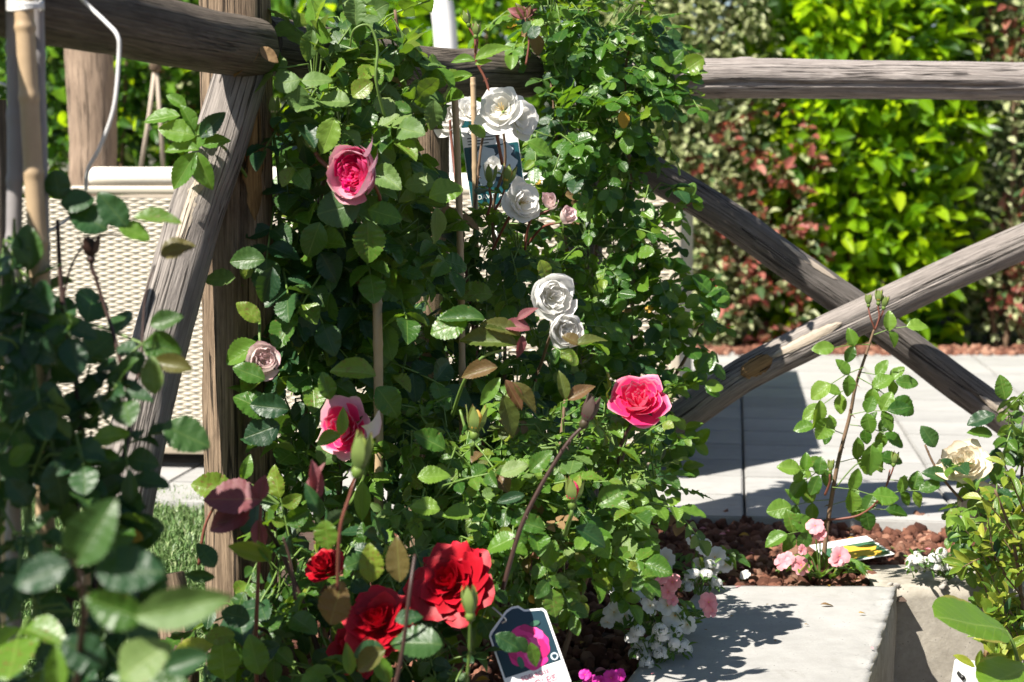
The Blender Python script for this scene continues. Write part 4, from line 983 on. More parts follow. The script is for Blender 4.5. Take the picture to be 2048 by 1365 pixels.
# notable leaves in the photo
for q in (('round', 722, 405, 2.14, 92, 195, 'dark', .1, .35), ('round', 640, 445, 2.14, 75, 250, 'rose', .2, .5), ('rose', 735, 440, 2.15, 88, 272, 'rose', .2, .2), ('rose', 735, 420, 2.15, 72, 345, 'fresh', .1, .7),
          ('rose', 640, 505, 2.2, 70, 300, 'dark', .2, .5), ('rose', 660, 585, 2.2, 85, 260, 'rose', -.3, .5), ('rose', 530, 520, 2.12, 72, 180, 'dark', .2, .6), ('rose', 545, 535, 2.12, 75, 255, 'dark', .3, .5),
          ('round', 600, 160, 2.14, 55, 190, 'rose_pale', .2, .6), ('round', 603, 163, 2.14, 62, 5, 'rose_pale', .1, .7), ('round', 598, 170, 2.14, 52, 262, 'rose_pale', .2, .5), ('rose', 711, 52, 2.14, 62, 92, 'rose_pale', .1, .25, ),
          ('rose', 670, 235, 2.14, 78, 250, 'fresh', .1, .4), ('round', 700, 205, 2.14, 62, 175, 'rose_pale', .2, .7), ('round', 705, 195, 2.15, 50, 40, 'rose', .2, .7), ('rose', 555, 95, 2.2, 62, 245, 'rose', .2, .4),
          ('rose', 625, 60, 2.2, 65, 260, 'rose_pale', .2, .5), ('round', 825, 225, 2.24, 55, 175, 'rose', .2, .6), ('round', 820, 245, 2.24, 52, 270, 'rose', .2, .6), ('rose', 868, 200, 2.28, 62, 265, 'rose_pale', .3, .4),
          ('rose', 870, 365, 2.24, 62, 185, 'rose_pale', .2, .7), ('rose', 858, 395, 2.2, 70, 20, 'fresh', .1, .8), ('narrow', 872, 415, 2.25, 75, 272, 'rose_pale', .5, .3), ('rose', 530, 760, 2.08, 70, 158, 'rose', .2, .5),
          ('rose', 520, 690, 2.12, 80, 205, 'fresh', .2, .7), ('rose', 520, 645, 2.12, 62, 140, 'rose', .1, .7), ('rose', 578, 820, 2.06, 80, 172, 'dark', .1, .4), ('rose', 545, 830, 2.07, 88, 152, 'rose', .2, .6),
          ('rose', 560, 850, 2.06, 78, 200, 'dark', .2, .4), ('round', 640, 930, 2.1, 66, 60, 'rose_pale', .2, .5), ('narrow', 752, 752, 2.06, 95, 168, 'rose', -.1, .9), ('rose', 752, 775, 2.08, 75, 310, 'rose', .2, .8),
          ('rose', 660, 800, 2.07, 58, 105, 'rose', .1, .7), ('rose', 835, 955, 2.0, 66, 5, 'fresh', .1, .7), ('narrow', 724, 962, 1.96, 82, 270, 'fresh', .2, .35), ('rose', 890, 900, 2.1, 72, 150, 'rose', .1, .7),
          ('rose', 470, 555, 2.14, 62, 185, 'rose_pale', .1, 1.2), ('rose', 490, 560, 2.15, 42, 80, 'rose', .1, .5), ('narrow', 484, 960, 2.05, 52, 70, 'fresh', .4, .3), ('rose', 470, 990, 2.0, 92, 165, 'rose', .1, .8)):
    hero(a, *q[:6], q[6], q[7], q[8])
stem(A_, [P(560, 1010, 2.0), P(520, 980, 2.0), P(484, 965, 2.0), P(462, 985, 2.0), P(440, 1000, 2.0)], .002, .0012, 'stem')
stem(A_, [P(398, 1130, 2.02), P(408, 1060, 2.02), P(425, 1020, 2.02), P(445, 990, 2.0)], .0022, .0013, 'stem_red')
# pink blooms
_, c, z, R_ = rose(A_, 708, 347, 2.12, 52, (-0.62, -1.0, 0.10), 'cabbage', ['pink', 'pink_pale'], label='cupped magenta rose with fading mauve outer petals')
stem(A_, [P(740, 460, 2.26), P(760, 400, 2.2), c - z * R_ * .4], .0028, .0022, 'stem_red')
for q in ((742, 300, 40, 30), (752, 330, 42, -5), (748, 365, 36, -40)):   # withered outer petals on its right
    me = petal_mesh(('outer', 1), 'pink_pale', 1.0, 0.8, 0.7, 0.2, 2.2, 0.10, q[2] % 3)
    s = q[2] * pxm(2.13); obj('petal', me, mat4(frame(Vector((.3, .5, .8)), Vector((-.6, -.5, .3))), P(q[0] - 10, q[1] + 10, 2.12), s, s, s), A_, 'withered pale petal behind the cupped rose')
_, c, z, R_ = rose(A_, 690, 855, 2.06, 50, (-0.5, -0.9, 0.15), 'loose', ['pink_rim', 'pink_pale'], label='ruffled pink rose half hidden by leaves')
stem(A_, [P(700, 1010, 2.16), P(735, 930, 2.14), c - z * R_ * .3], .0028, .0022, 'stem')
me = petal_mesh(('outer', 2), 'blush', 1.0, 1.0, 0.75, 0.15, 2.0, 0.08, 1); s = 54 * pxm(2.03)
obj('petal', me, mat4(frame(Vector((.35, .3, .9)), Vector((-.3, -.9, .2))), P(722, 852, 2.03), s, s, s), A_, 'pale back petal of the ruffled rose')
hero(a, 'narrow', 680, 872, 1.98, 58, 82, 'fresh', .3, .2); hero(a, 'rose', 682, 872, 1.98, 52, 195, 'fresh', .2, .8)
_, c, z, R_ = rose(A_, 527, 722, 2.1, 33, (0.25, -0.8, 0.35), 'cupped', ['blush'], label='small cream bud opening with pink streaks')
stem(A_, [P(520, 640, 2.16), P(519, 670, 2.12), c - z * R_ * .3], .002, .0016, 'stem')
bud(A_, 548, 228, 2.2, 42, 92, 'blush', .1, stem_to=(545, 262, 2.24)); bud(A_, 625, 295, 2.16, 34, 120, 'blush', .1, sep='bud_green', stem_to=(668, 345, 2.14), stem_r=.0026)
hero(a, 'rose', 498, 120, 2.13, 52, 110, 'rose_pale', .2, .5)
# dry curled leaf by the rail end
for q in ((505, 65, 45, 245), (515, 90, 52, 240), (520, 95, 48, 320), (498, 110, 55, 235)): hero(a, 'narrow', q[0], q[1], 2.13, q[2], q[3], 'dry', random.uniform(-.5, .5), .2)

# ---- B: white rose bush
B_ = new_plant('white_rose_bush', gbase(985, 2.55), 'white rose bush with small dark leaves around the teal printed tag', 'rose bush', 'rose bushes along the fence'); b = B_.name
blob_leaves(b, [(985, 430, 2.58, 80, 90, .08, 13), (950, 520, 2.52, 80, 90, .08, 15), (1040, 520, 2.56, 90, 90, .09, 18), (980, 620, 2.52, 100, 90, .09, 18), (1080, 690, 2.55, 90, 90, .08, 14), (920, 730, 2.5, 110, 100, .09, 18), (1030, 790, 2.5, 130, 90, .10, 18),
                (905, 440, 2.55, 35, 70, .05, 5)], 0.027, 'round', [('dark', 6), ('rose', 5), ('climber', 2)], nfl=(5, 5, 7))
blob_leaves(b, [(990, 560, 2.72, 110, 100, .07, 22), (900, 680, 2.68, 90, 110, .07, 16), (1020, 720, 2.70, 130, 110, .08, 26), (880, 860, 2.62, 120, 100, .07, 20), (1040, 870, 2.62, 140, 100, .08, 24), (1160, 820, 2.68, 110, 100, .08, 22), (1000, 1010, 2.5, 150, 100, .08, 24), (1180, 960, 2.56, 110, 90, .08, 20)], 0.032, 'round', [('dark', 6), ('rose', 5), ('climber', 3)])
for pts, r in (([(985, 1300, 2.5), (960, 800, 2.52), (930, 520, 2.55), (905, 300, 2.6), (900, 240, 2.6)], .0035), ([(990, 1300, 2.5), (1010, 700, 2.54), (985, 440, 2.54), (1010, 330, 2.52), (1005, 250, 2.5)], .0032), ([(995, 1300, 2.5), (1060, 820, 2.52), (1085, 720, 2.36), (1112, 640, 2.24)], .0032),
               ([(985, 1300, 2.55), (950, 560, 2.56), (958, 330, 2.56), (975, 240, 2.56)], .0028)):
    stem(B_, [P(*q) for q in pts], r, .0018, 'stem_red' if random.random() < .5 else 'stem_brown', thorns=6)
def wrose(px, py, d, R_, face, style='open', mats=('white',), lab=None, **kw):
    o, c, z, R2 = rose(B_, px, py, d, R_, face, style, list(mats), label=lab, **kw)
    return c - z * R2 * .3
wrose(1002, 218, 2.42, 42, (-0.35, -0.85, 0.45), 'open', stamens=True, lab='fully open white rose showing its stamens')
wrose(1042, 240, 2.46, 37, (0.55, -0.55, 0.1), 'open', lab='white rose turned to the side')
wrose(897, 236, 2.62, 33, (-0.3, -0.8, 0.3), 'cupped'); wrose(940, 222, 2.62, 30, (0.1, -0.6, 0.6), 'loose', ('white',))
e = wrose(1045, 405, 2.44, 38, (0.5, -0.7, 0.25), 'open', stamens=True); stem(B_, [P(985, 500, 2.5), P(1010, 450, 2.47), e], .0022, .0018, 'stem_red')
e = wrose(1100, 402, 2.44, 29, (-0.15, -0.75, 0.75), 'half', ('blush', 'blush')); stem(B_, [P(1050, 500, 2.48), P(1062, 440, 2.46), e], .002, .0016, 'stem_red')
e = wrose(1133, 432, 2.42, 28, (0.45, -0.7, 0.55), 'half', ('blush', 'blush')); stem(B_, [P(1055, 490, 2.48), P(1085, 455, 2.45), e], .002, .0016, 'stem_red')
wrose(1107, 592, 2.20, 46, (0.25, -0.95, 0.25), 'cupped', lab='large cupped white rose above a smaller one', squash=.85); wrose(1129, 660, 2.19, 35, (0.35, -0.95, -0.05), 'cupped')
wrose(985, 335, 2.52, 26, (-.2, -.8, .5), 'half', ('white',))
stem(B_, [P(1005, 330, 2.45), P(990, 250, 2.44), P(975, 170, 2.44), P(952, 120, 2.44), P(955, 80, 2.43), P(945, 48, 2.43)], .0026, .0014, 'stem_red', thorns=8)
bud(B_, 936, 45, 2.43, 30, 108, 'blush', .1, stem_to=(952, 85, 2.43)); bud(B_, 952, 68, 2.42, 30, 85, 'blush', .1, stem_to=(951, 105, 2.43))
bud(B_, 1013, 365, 2.44, 44, 75, 'bud_yellow', .2, stem_to=(990, 420, 2.46)); bud(B_, 980, 362, 2.44, 40, 88, 'white', .2, stem_to=(975, 430, 2.46))
for q in (('narrow', 950, 120, 80, 22, 'fresh'), ('narrow', 950, 122, 48, 175, 'fresh'), ('narrow', 950, 130, 36, 15, 'fresh'), ('narrow', 945, 150, 60, 192, 'fresh'), ('rose', 1055, 283, 62, -30, 'fresh'), ('narrow', 880, 160, 58, 15, 'rose'), ('rose', 970, 275, 42, 140, 'fresh'),
          ('round', 1080, 520, 52, 290, 'rose'), ('rose', 985, 590, 85, 175, 'rose'), ('rose', 870, 580, 60, 20, 'rose')):
    hero(b, q[0], q[1], q[2], 2.40, q[3], q[4], q[5], random.uniform(-.2, .3), random.uniform(.4, 1.0))
# bronze young shoot in front
stem(B_, [P(905, 830, 2.2), P(930, 760, 2.14), P(965, 715, 2.12), P(1010, 700, 2.12)], .0026, .0016, 'stem')
for q in (('narrow', 1035, 690, 118, 172, 'bronze', .1, .9), ('narrow', 1040, 672, 85, 160, 'bronze', -.1, 1.1), ('narrow', 1000, 755, 68, 235, 'fresh', .2, .5), ('narrow', 1010, 760, 70, 300, 'bronze', .2, .6), ('narrow', 995, 735, 76, 190, 'bronze', 0, .7),
          ('narrow', 1005, 790, 90, 285, 'bronze', .6, .2), ('narrow', 1025, 765, 80, 310, 'bronze', .2, .7), ('narrow', 1060, 660, 60, 165, 'burgundy', .2, .7), ('narrow', 1045, 670, 50, 260, 'burgundy', .3, .2), ('narrow', 1035, 640, 48, 35, 'burgundy', .1, .8),
          ('narrow', 1150, 690, 66, 15, 'bronze', .1, 1.0), ('round', 1160, 690, 40, 150, 'bronze', .1, .9), ('narrow', 1130, 800, 60, 100, 'bronze', .2, .6), ('narrow', 1135, 800, 62, 30, 'bronze', .2, .7), ('narrow', 970, 640, 95, 175, 'rose', .1, 1.1), ('rose', 935, 640, 80, 200, 'rose', .1, .8)):
    hero(b, *q[:3], 2.12, *q[3:6], q[6], q[7])

# ---- C: small-leaved glossy climber on the middle post
C_ = new_plant('glossy_climber', gbase(1190, 2.92), 'dense climber with small glossy leaves covering the fence where the silver rail starts', 'climber', 'rose bushes along the fence'); cl = C_.name
CM = [('climber', 9), ('fresh', 1.8), ('dark', 2), ('yellowed', .05), ('dry', .1)]
blob_leaves(cl, [(1100, 40, 2.90, 90, 70, .10, 32), (1200, 50, 2.92, 130, 90, .12, 56), (1300, 80, 2.94, 70, 90, .09, 24), (1125, 150, 2.86, 55, 70, .09, 18), (1210, 170, 2.88, 120, 90, .12, 52), (1310, 180, 2.92, 70, 70, .09, 20), (1140, 260, 2.84, 90, 90, .10, 34),
                 (1240, 280, 2.88, 100, 90, .11, 44), (1160, 370, 2.84, 90, 80, .10, 30), (1250, 400, 2.88, 100, 80, .10, 34), (1180, 480, 2.82, 100, 80, .10, 32), (1260, 530, 2.88, 90, 90, .10, 30), (1160, 580, 2.80, 90, 80, .10, 26), (1240, 640, 2.86, 110, 90, .10, 34),
                 (1150, 700, 2.78, 90, 80, .10, 22), (1260, 740, 2.84, 100, 80, .10, 26), (1330, 620, 2.92, 60, 90, .08, 15), (1320, 480, 2.94, 40, 80, .06, 7), (1390, 620, 2.92, 50, 50, .05, 5), (1320, 800, 2.86, 70, 70, .08, 15), (1200, 820, 2.74, 110, 80, .10, 22)],
            0.0265, 'round', CM, nfl=(5, 5, 7), up=.75, cam=.3, szvar=.4, dens=1.0)
for pts in ([(1190, 1150, 2.9), (1180, 700, 2.95), (1200, 350, 2.98), (1180, 50, 2.95), (1170, -80, 2.95)], [(1200, 1150, 2.9), (1260, 700, 2.92), (1262, 400, 2.86), (1250, 150, 2.9), (1290, 0, 2.92)], [(1195, 1150, 2.9), (1150, 760, 2.84), (1130, 450, 2.86), (1100, 150, 2.88)],
            [(1205, 1150, 2.88), (1300, 850, 2.88), (1380, 700, 2.9), (1430, 590, 2.9)]):
    stem(C_, [P(*q) for q in pts], .005, .0018, 'stem_brown', thorns=4)
stem(C_, [P(1290, 250, 2.88), P(1330, 200, 2.86), P(1370, 150, 2.85)], .0018, .001, 'stem'); stem(C_, [P(1300, 480, 2.88), P(1340, 440, 2.87), P(1390, 400, 2.87)], .0018, .001, 'stem_red')
stem(C_, [P(1052, 130, 2.8), P(1058, 80, 2.8), P(1050, 35, 2.8)], .002, .0012, 'stem_red')
for k in range(7): hero(cl, 'narrow', 1050, 38, 2.8, random.uniform(24, 42), 20 + k * 25, 'burgundy' if k % 2 else 'bronze', random.uniform(-.3, .3), .6)
for q in ((1300, 160, 14), (1330, 200, 18), (1350, 165, 16), (1365, 145, 20), (1375, 150, 14), (1340, 130, 16), (1350, 410, 12), (1372, 395, 14), (1320, 430, 14), (1385, 400, 12), (1400, 590, 16), (1420, 585, 18), (1380, 625, 16), (1410, 640, 14), (1345, 540, 14), (1360, 570, 16), (1370, 760, 16), (1395, 745, 18), (1410, 770, 14), (1370, 860, 16), (1365, 935, 18), (1390, 890, 16), (1350, 900, 16)):
    for k in range(3): hero(cl, 'round', q[0], q[1], 2.84, q[2] * random.uniform(2.0, 2.8), random.uniform(-60, 60) + (0 if k else 180), random.choice(('climber', 'fresh', 'climber')), random.uniform(-.4, .4), random.uniform(.3, 1.3))
hero(cl, 'round', 1243, 222, 2.74, 36, 280, 'yellowed', .2, .3)

# ---- D: low rose bush in the middle, pink rose, yellow buds
D_ = new_plant('bushy_rose', gbase(1090, 2.20), 'low bushy rose with mid-green leaves and one bright pink rose above the gravel', 'rose bush', 'rose bushes along the fence'); dn = D_.name
DM = [('rose', 8), ('rose_pale', 1.4), ('fresh', 2.2), ('climber', 2), ('bronze', .3), ('dry', .2), ('yellowed', .1)]
blob_leaves(dn, [(900, 870, 2.22, 100, 80, .10, 22), (1010, 880, 2.24, 110, 80, .10, 26), (1130, 880, 2.26, 110, 80, .10, 26), (1240, 900, 2.30, 90, 80, .10, 22), (860, 980, 2.14, 100, 80, .10, 20), (970, 980, 2.16, 120, 80, .10, 28), (1090, 990, 2.20, 120, 80, .11, 28), (1210, 1010, 2.24, 110, 80, .10, 24), (1310, 960, 2.32, 60, 80, .08, 11),
                 (900, 1080, 2.08, 110, 70, .10, 20), (1020, 1090, 2.12, 110, 70, .10, 24), (1130, 1100, 2.16, 110, 70, .10, 22), (1220, 1060, 2.22, 70, 50, .07, 9), (1110, 1160, 2.16, 80, 40, .07, 9), (960, 1160, 2.1, 70, 40, .07, 6), (1180, 1130, 2.2, 50, 35, .05, 4)],
            0.0245, 'rose', DM, nfl=(5, 5, 7, 7), up=.75, cam=.25, szvar=.45, dens=1.25)
for pts in ([(1090, 1400, 2.2), (1040, 1150, 2.2), (960, 950, 2.22), (920, 820, 2.24)], [(1095, 1400, 2.2), (1100, 1100, 2.22), (1120, 900, 2.26), (1130, 800, 2.28)], [(1100, 1400, 2.22), (1190, 1100, 2.26), (1250, 900, 2.3)], [(1085, 1400, 2.18), (960, 1200, 2.1), (880, 1000, 2.14)]):
    stem(D_, [P(*q) for q in pts], .0042, .002, random.choice(('stem', 'stem_brown')), thorns=8)
_, c, z, R_ = rose(D_, 1278, 803, 2.22, 50, (-0.1, -0.75, 0.75), 'loose', ['pink_rim', 'pink_rim'], label='bright pink rose with pale petal rims')
stem(D_, [P(1232, 1010, 2.26), P(1240, 900, 2.25), P(1262, 850, 2.24), c - z * R_ * .3], .0026, .0022, 'stem_dark')
bud(D_, 1318, 808, 2.24, 40, 30, 'pink', .1)
# dark tall shoot with purple bud
stem(D_, [P(1005, 1180, 1.98), P(1040, 1060, 1.98), P(1075, 985, 1.98), P(1110, 925, 1.98), P(1140, 880, 1.98), P(1165, 855, 1.98)], .0030, .0021, 'stem_dark', thorns=9)
bud(D_, 1172, 838, 1.98, 62, 68, 'burgundy_petal' if 'burgundy_petal' in M else 'magenta_dark', .15, sep='sepal_dark')
bud(D_, 950, 860, 2.06, 62, 84, 'bud_yellow', .35, stem_to=(944, 910, 2.1), stem_mat='stem'); bud(D_, 1145, 1000, 2.02, 58, 86, 'pink_rim', .35, stem_to=(1130, 1070, 2.06), stem_mat='stem', stem_r=.0024)
rose(D_, 873, 1000, 2.2, 20, (-.2, -.8, .5), 'half', ['pink', 'pink'])
for q in (('rose', 1035, 1075, 70, 200, 'fresh'), ('rose', 880, 1020, 62, 175, 'fresh'), ('rose', 945, 1030, 62, 180, 'fresh'), ('narrow', 1050, 990, 60, 195, 'dark'), ('narrow', 1150, 1055, 75, 330, 'dark'), ('rose', 1110, 1080, 60, 250, 'rose'), ('rose', 1090, 1060, 62, 160, 'rose'),
          ('rose', 1195, 1010, 70, 30, 'rose'), ('narrow', 1125, 1000, 46, 10, 'fresh'), ('rose', 1060, 945, 62, 45, 'rose'), ('rose', 1000, 950, 60, 20, 'rose_pale')):
    hero(dn, q[0], q[1], q[2], 2.02, q[3], q[4], q[5], random.uniform(-.2, .3), random.uniform(.5, 1.1))

# ---- E: red rose bush in front
E_ = new_plant('red_rose_bush', gbase(690, 1.95, -0.05), 'rose bush with velvety red blooms and dark leaves at the front', 'rose bush', 'rose bushes along the fence'); en = E_.name
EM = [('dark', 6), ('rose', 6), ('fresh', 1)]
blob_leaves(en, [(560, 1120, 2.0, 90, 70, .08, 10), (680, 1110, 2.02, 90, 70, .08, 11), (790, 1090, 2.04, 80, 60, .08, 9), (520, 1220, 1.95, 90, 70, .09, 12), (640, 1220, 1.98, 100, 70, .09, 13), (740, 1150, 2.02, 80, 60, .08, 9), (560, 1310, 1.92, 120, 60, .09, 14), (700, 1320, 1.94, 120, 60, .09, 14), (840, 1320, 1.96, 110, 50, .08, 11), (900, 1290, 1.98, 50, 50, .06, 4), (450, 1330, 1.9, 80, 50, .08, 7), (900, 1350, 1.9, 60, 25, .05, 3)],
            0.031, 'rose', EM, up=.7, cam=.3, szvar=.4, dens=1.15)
for pts in ([(690, 1500, 1.95), (620, 1250, 1.94), (560, 1100, 1.94), (520, 1040, 1.9)], [(695, 1500, 1.95), (740, 1330, 1.97), (850, 1250, 1.98), (900, 1200, 1.98)], [(685, 1500, 1.95), (700, 1250, 1.96), (640, 1150, 2.0)], [(680, 1500, 1.95), (580, 1300, 1.92), (500, 1250, 1.9)]):
    stem(E_, [P(*q) for q in pts], .004, .002, 'stem_dark', thorns=8)
rose(E_, 905, 1168, 1.94, 72, (-0.35, -0.75, 0.62), 'tea', ['red'], label='large fully open red rose above the printed pink tag', sep_mat='bud_green')
rose(E_, 760, 1245, 1.86, 64, (-0.1, -0.6, 0.85), 'tea', ['red'], label='red rose partly hidden behind dark leaves')
rose(E_, 715, 1300, 1.9, 46, (0.2, -0.7, 0.6), 'tea', ['red']); rose(E_, 648, 1130, 1.92, 34, (-.3, -.5, .8), 'loose', ['red'])
for q in (('rose', 742, 1165, 78, 92, 'rose', 1.76), ('narrow', 800, 1165, 92, 95, 'bronze', 1.72), ('rose', 660, 1250, 90, 75, 'bronze', 1.74), ('rose', 790, 1240, 56, 8, 'dark', 1.72), ('rose', 770, 1300, 72, 215, 'bronze', 1.70), ('rose', 885, 1290, 105, 175, 'dark', 1.66), ('rose', 770, 1300, 64, 190, 'dark', 1.72),
          ('narrow', 540, 1120, 90, 160, 'shrub', 1.72), ('narrow', 540, 1125, 50, 120, 'fresh', 1.72), ('rose', 430, 1135, 60, 125, 'dark', 1.8), ('narrow', 430, 1155, 62, 175, 'dark', 1.8), ('narrow', 640, 1030, 70, 115, 'dark', 1.72), ('rose', 650, 1040, 62, 275, 'rose', 1.7), ('narrow', 700, 1350, 62, 95, 'fresh', 1.78), ('rose', 470, 1270, 62, 185, 'rose', 1.82),
          ('narrow', 428, 1290, 110, 200, 'shrub', 1.85), ('rose', 520, 1350, 84, 105, 'fresh', 1.8), ('rose', 450, 1360, 82, 95, 'fresh', 1.82), ('narrow', 780, 1365, 70, 120, 'fresh', 1.75), ('rose', 500, 1240, 60, 165, 'dark', 1.82), ('rose', 560, 1290, 70, 210, 'dark', 1.82)):
    hero(en, q[0], q[1], q[2], q[6], q[3], q[4], q[5], random.uniform(-.3, .3), random.uniform(.2, .9))
# burgundy young leaves and folded shoots
for q in ((525, 1000, 120, 178, 1.0), (500, 1020, 95, 205, .5), (520, 1000, 50, 80, .3), (515, 1040, 60, 280, .2), (500, 1035, 70, 190, .3)): hero(en, 'narrow', q[0], q[1], 1.82, q[2], q[3], 'burgundy', random.uniform(-.2, .2), q[4], wid=1.35)
stem(E_, [P(514, 1390, 1.86), P(512, 1270, 1.84), P(516, 1170, 1.83), P(518, 1080, 1.82), P(522, 1010, 1.82)], .0028, .0016, 'stem_red', thorns=4)
hero(en, 'narrow', 628, 1010, 1.74, 92, 92, 'burgundy', .9, .1); hero(en, 'narrow', 630, 1010, 1.74, 84, 86, 'burgundy', -.9, .1)
# slim green bud stems in front
stem(E_, [P(675, 1180, 1.62), P(680, 1060, 1.60), P(700, 990, 1.6), P(712, 950, 1.6)], .0018, .0014, 'stem_red'); bud(E_, 718, 930, 1.6, 84, 80, 'bud_green', 0.)
stem(E_, [P(925, 1420, 1.7), P(938, 1320, 1.68), P(940, 1240, 1.66)], .0020, .0014, 'stem'); bud(E_, 940, 1222, 1.66, 66, 93, 'bud_green', -.3)
stem(E_, [P(780, 1420, 1.62), P(805, 1300, 1.62), P(820, 1180, 1.62), P(830, 1110, 1.64)], .0024, .0016, 'stem_dark'); stem(E_, [P(590, 1200, 1.75), P(580, 1120, 1.75), P(566, 1075, 1.75)], .0022, .0012, 'stem_dark')

# ---- F: rose bush very near, out of focus
F_ = new_plant('tall_rose_bush', gbase(120, 1.5, -0.05), 'tall dark-leaved rose bush at the left edge in front of the bamboo canes', 'rose bush', 'rose bushes along the fence'); fn = F_.name
FM = [('dark', 10), ('rose', .8), ('dry', .1)]  # nearly all dark leaves: the shade on this bush is put into leaf colour
random.seed(11)
def f_keep(q):
    x, y = q[0], q[1]
    if x > 395: return False
    if y < 640 and x > 95 and not (y > 590 and x < 200): return False
    if 270 < x and 880 < y < 1160: return False
    if x > 120 and y < 700 and (x > 330 or 180 < x < 250): return False
    return y > 400
blob_leaves(fn, [(30, 480, 1.58, 50, 60, .05, 3), (110, 610, 1.58, 70, 60, .06, 4), (240, 660, 1.6, 70, 60, .06, 4), (40, 560, 1.60, 60, 80, .07, 3), (60, 680, 1.58, 80, 80, .07, 5), (190, 700, 1.62, 90, 80, .08, 5), (300, 720, 1.60, 80, 70, .07, 4), (60, 800, 1.55, 80, 80, .08, 5), (180, 830, 1.58, 100, 80, .08, 6), (240, 860, 1.58, 50, 50, .06, 2), (60, 930, 1.52, 90, 80, .08, 5), (190, 950, 1.55, 90, 70, .08, 5), (220, 1010, 1.56, 40, 50, .05, 2),
                 (40, 1070, 1.48, 70, 80, .08, 4), (150, 1080, 1.50, 90, 80, .08, 4), (70, 1200, 1.46, 110, 80, .09, 7), (200, 1220, 1.48, 110, 80, .09, 5), (100, 1320, 1.44, 120, 60, .09, 8), (230, 1330, 1.46, 60, 50, .08, 2)],
            0.040, 'rose', FM, nfl=(5, 5, 3), up=.35, cam=.5, szvar=.4, dens=1.15, keep=f_keep)
# the bush goes on to the left, outside the picture, and shades this side
blob_leaves(fn, [(-560, 230, 1.42, 200, 180, .14, 24), (-540, 560, 1.40, 180, 180, .14, 24), (-450, 900, 1.38, 160, 160, .13, 16), (-700, 100, 1.3, 200, 250, .15, 16)], 0.05, 'rose', FM)
for q in (('round', 120, 400, 62, 100, 'dark', 1.62, 1), ('round', 120, 405, 68, 5, 'dark', 1.62, .5), ('rose', 255, 455, 92, 130, 'dark', 1.62, .3), ('rose', 215, 460, 92, 150, 'dark', 1.62, .4), ('narrow', 265, 435, 100, -5, 'rose', 1.62, 1.2), ('rose', 235, 450, 72, -25, 'fresh', 1.62, .9), ('rose', 60, 540, 92, 95, 'dark', 1.58, .2), ('rose', 320, 510, 72, 18, 'bronze', 1.64, .7),
          ('rose', 40, 660, 85, 15, 'fresh', 1.56, .8), ('rose', 160, 640, 62, 200, 'fresh', 1.56, .9), ('rose', 300, 650, 68, 15, 'dark', 1.6, .3), ('rose', 285, 690, 80, 350, 'rose', 1.6, .5), ('rose', 310, 790, 78, 95, 'rose_pale', 1.58, .3), ('narrow', 385, 740, 92, 165, 'bronze', 1.58, .5), ('round', 185, 880, 76, 10, 'fresh', 1.52, .8), ('rose', 325, 850, 105, -25, 'dark', 1.56, .9),
          ('round', 110, 920, 96, 280, 'dark', 1.48, .3), ('rose', 20, 930, 62, 40, 'fresh', 1.5, .5), ('narrow', 260, 1010, 70, 90, 'dark', 1.52, .3), ('rose', 245, 1070, 42, 350, 'yellowed', 1.5, .8), ('rose', 60, 1010, 72, 130, 'dark', 1.46, .5),
          # very near, very blurred
          ('rose', 150, 1130, 150, 60, 'dark', 1.12, .3), ('rose', 190, 1140, 140, -2, 'dark', 1.12, .9), ('rose', 290, 1240, 130, 160, 'rose', 1.08, .3), ('narrow', 270, 1235, 200, 12, 'rose_pale', 1.06, .25), ('rose', 140, 1130, 120, 200, 'dark', 1.14, .7), ('rose', 110, 1100, 90, 250, 'dark', 1.16, .4), ('rose', 240, 1360, 120, 40, 'rose_pale', 1.15, 1.0), ('narrow', 118, 1380, 90, 95, 'fresh', 1.2, .2), ('rose', 210, 1330, 100, 150, 'dark', 1.2, .5), ('rose', 330, 1340, 90, 20, 'dark', 1.24, .5)):
    hero(fn, q[0], q[1], q[2], q[6], q[3], q[4], q[5], random.uniform(-.25, .25), q[7])
for pts, r, m in (([(130, 1600, 1.5), (140, 1200, 1.54), (160, 850, 1.6), (125, 600, 1.63), (115, 440, 1.64)], .004, 'stem_dark'), ([(120, 1600, 1.5), (60, 1100, 1.52), (70, 800, 1.56), (55, 600, 1.6), (60, 450, 1.62)], .0035, 'stem'), ([(140, 1600, 1.5), (200, 1100, 1.54), (260, 850, 1.6), (235, 700, 1.62), (205, 600, 1.63), (180, 520, 1.63)], .003, 'stem_dark'),
                  ([(125, 1600, 1.45), (160, 1300, 1.2), (165, 1180, 1.14), (150, 1120, 1.12)], .003, 'stem_dark'), ([(120, 640, 1.63), (140, 540, 1.63), (180, 480, 1.63), (240, 468, 1.63)], .0014, 'stem_dark'), ([(258, 780, 1.62), (280, 740, 1.62), (290, 600, 1.64), (310, 530, 1.64)], .0018, 'stem_dark')):
    stem(F_, [P(*q) for q in pts], r, r * .5, m, thorns=6)
# spent hip with curled sepals
bud(F_, 182, 510, 1.63, 52, 92, 'stem_dark', .6, sep='stem_dark', name='spent_bloom', stem_to=(195, 560, 1.63), stem_mat='stem_dark')
rose(F_, 6, 600, 1.66, 16, (-.3, -.8, .3), 'loose', ['red']); rose(F_, 2, 690, 1.66, 12, (-.3, -.8, .3), 'loose', ['red'])
rose(F_, 250, 1180, 1.62, 16, (.2, -.8, .6), 'loose', ['red'])

random.seed(23)
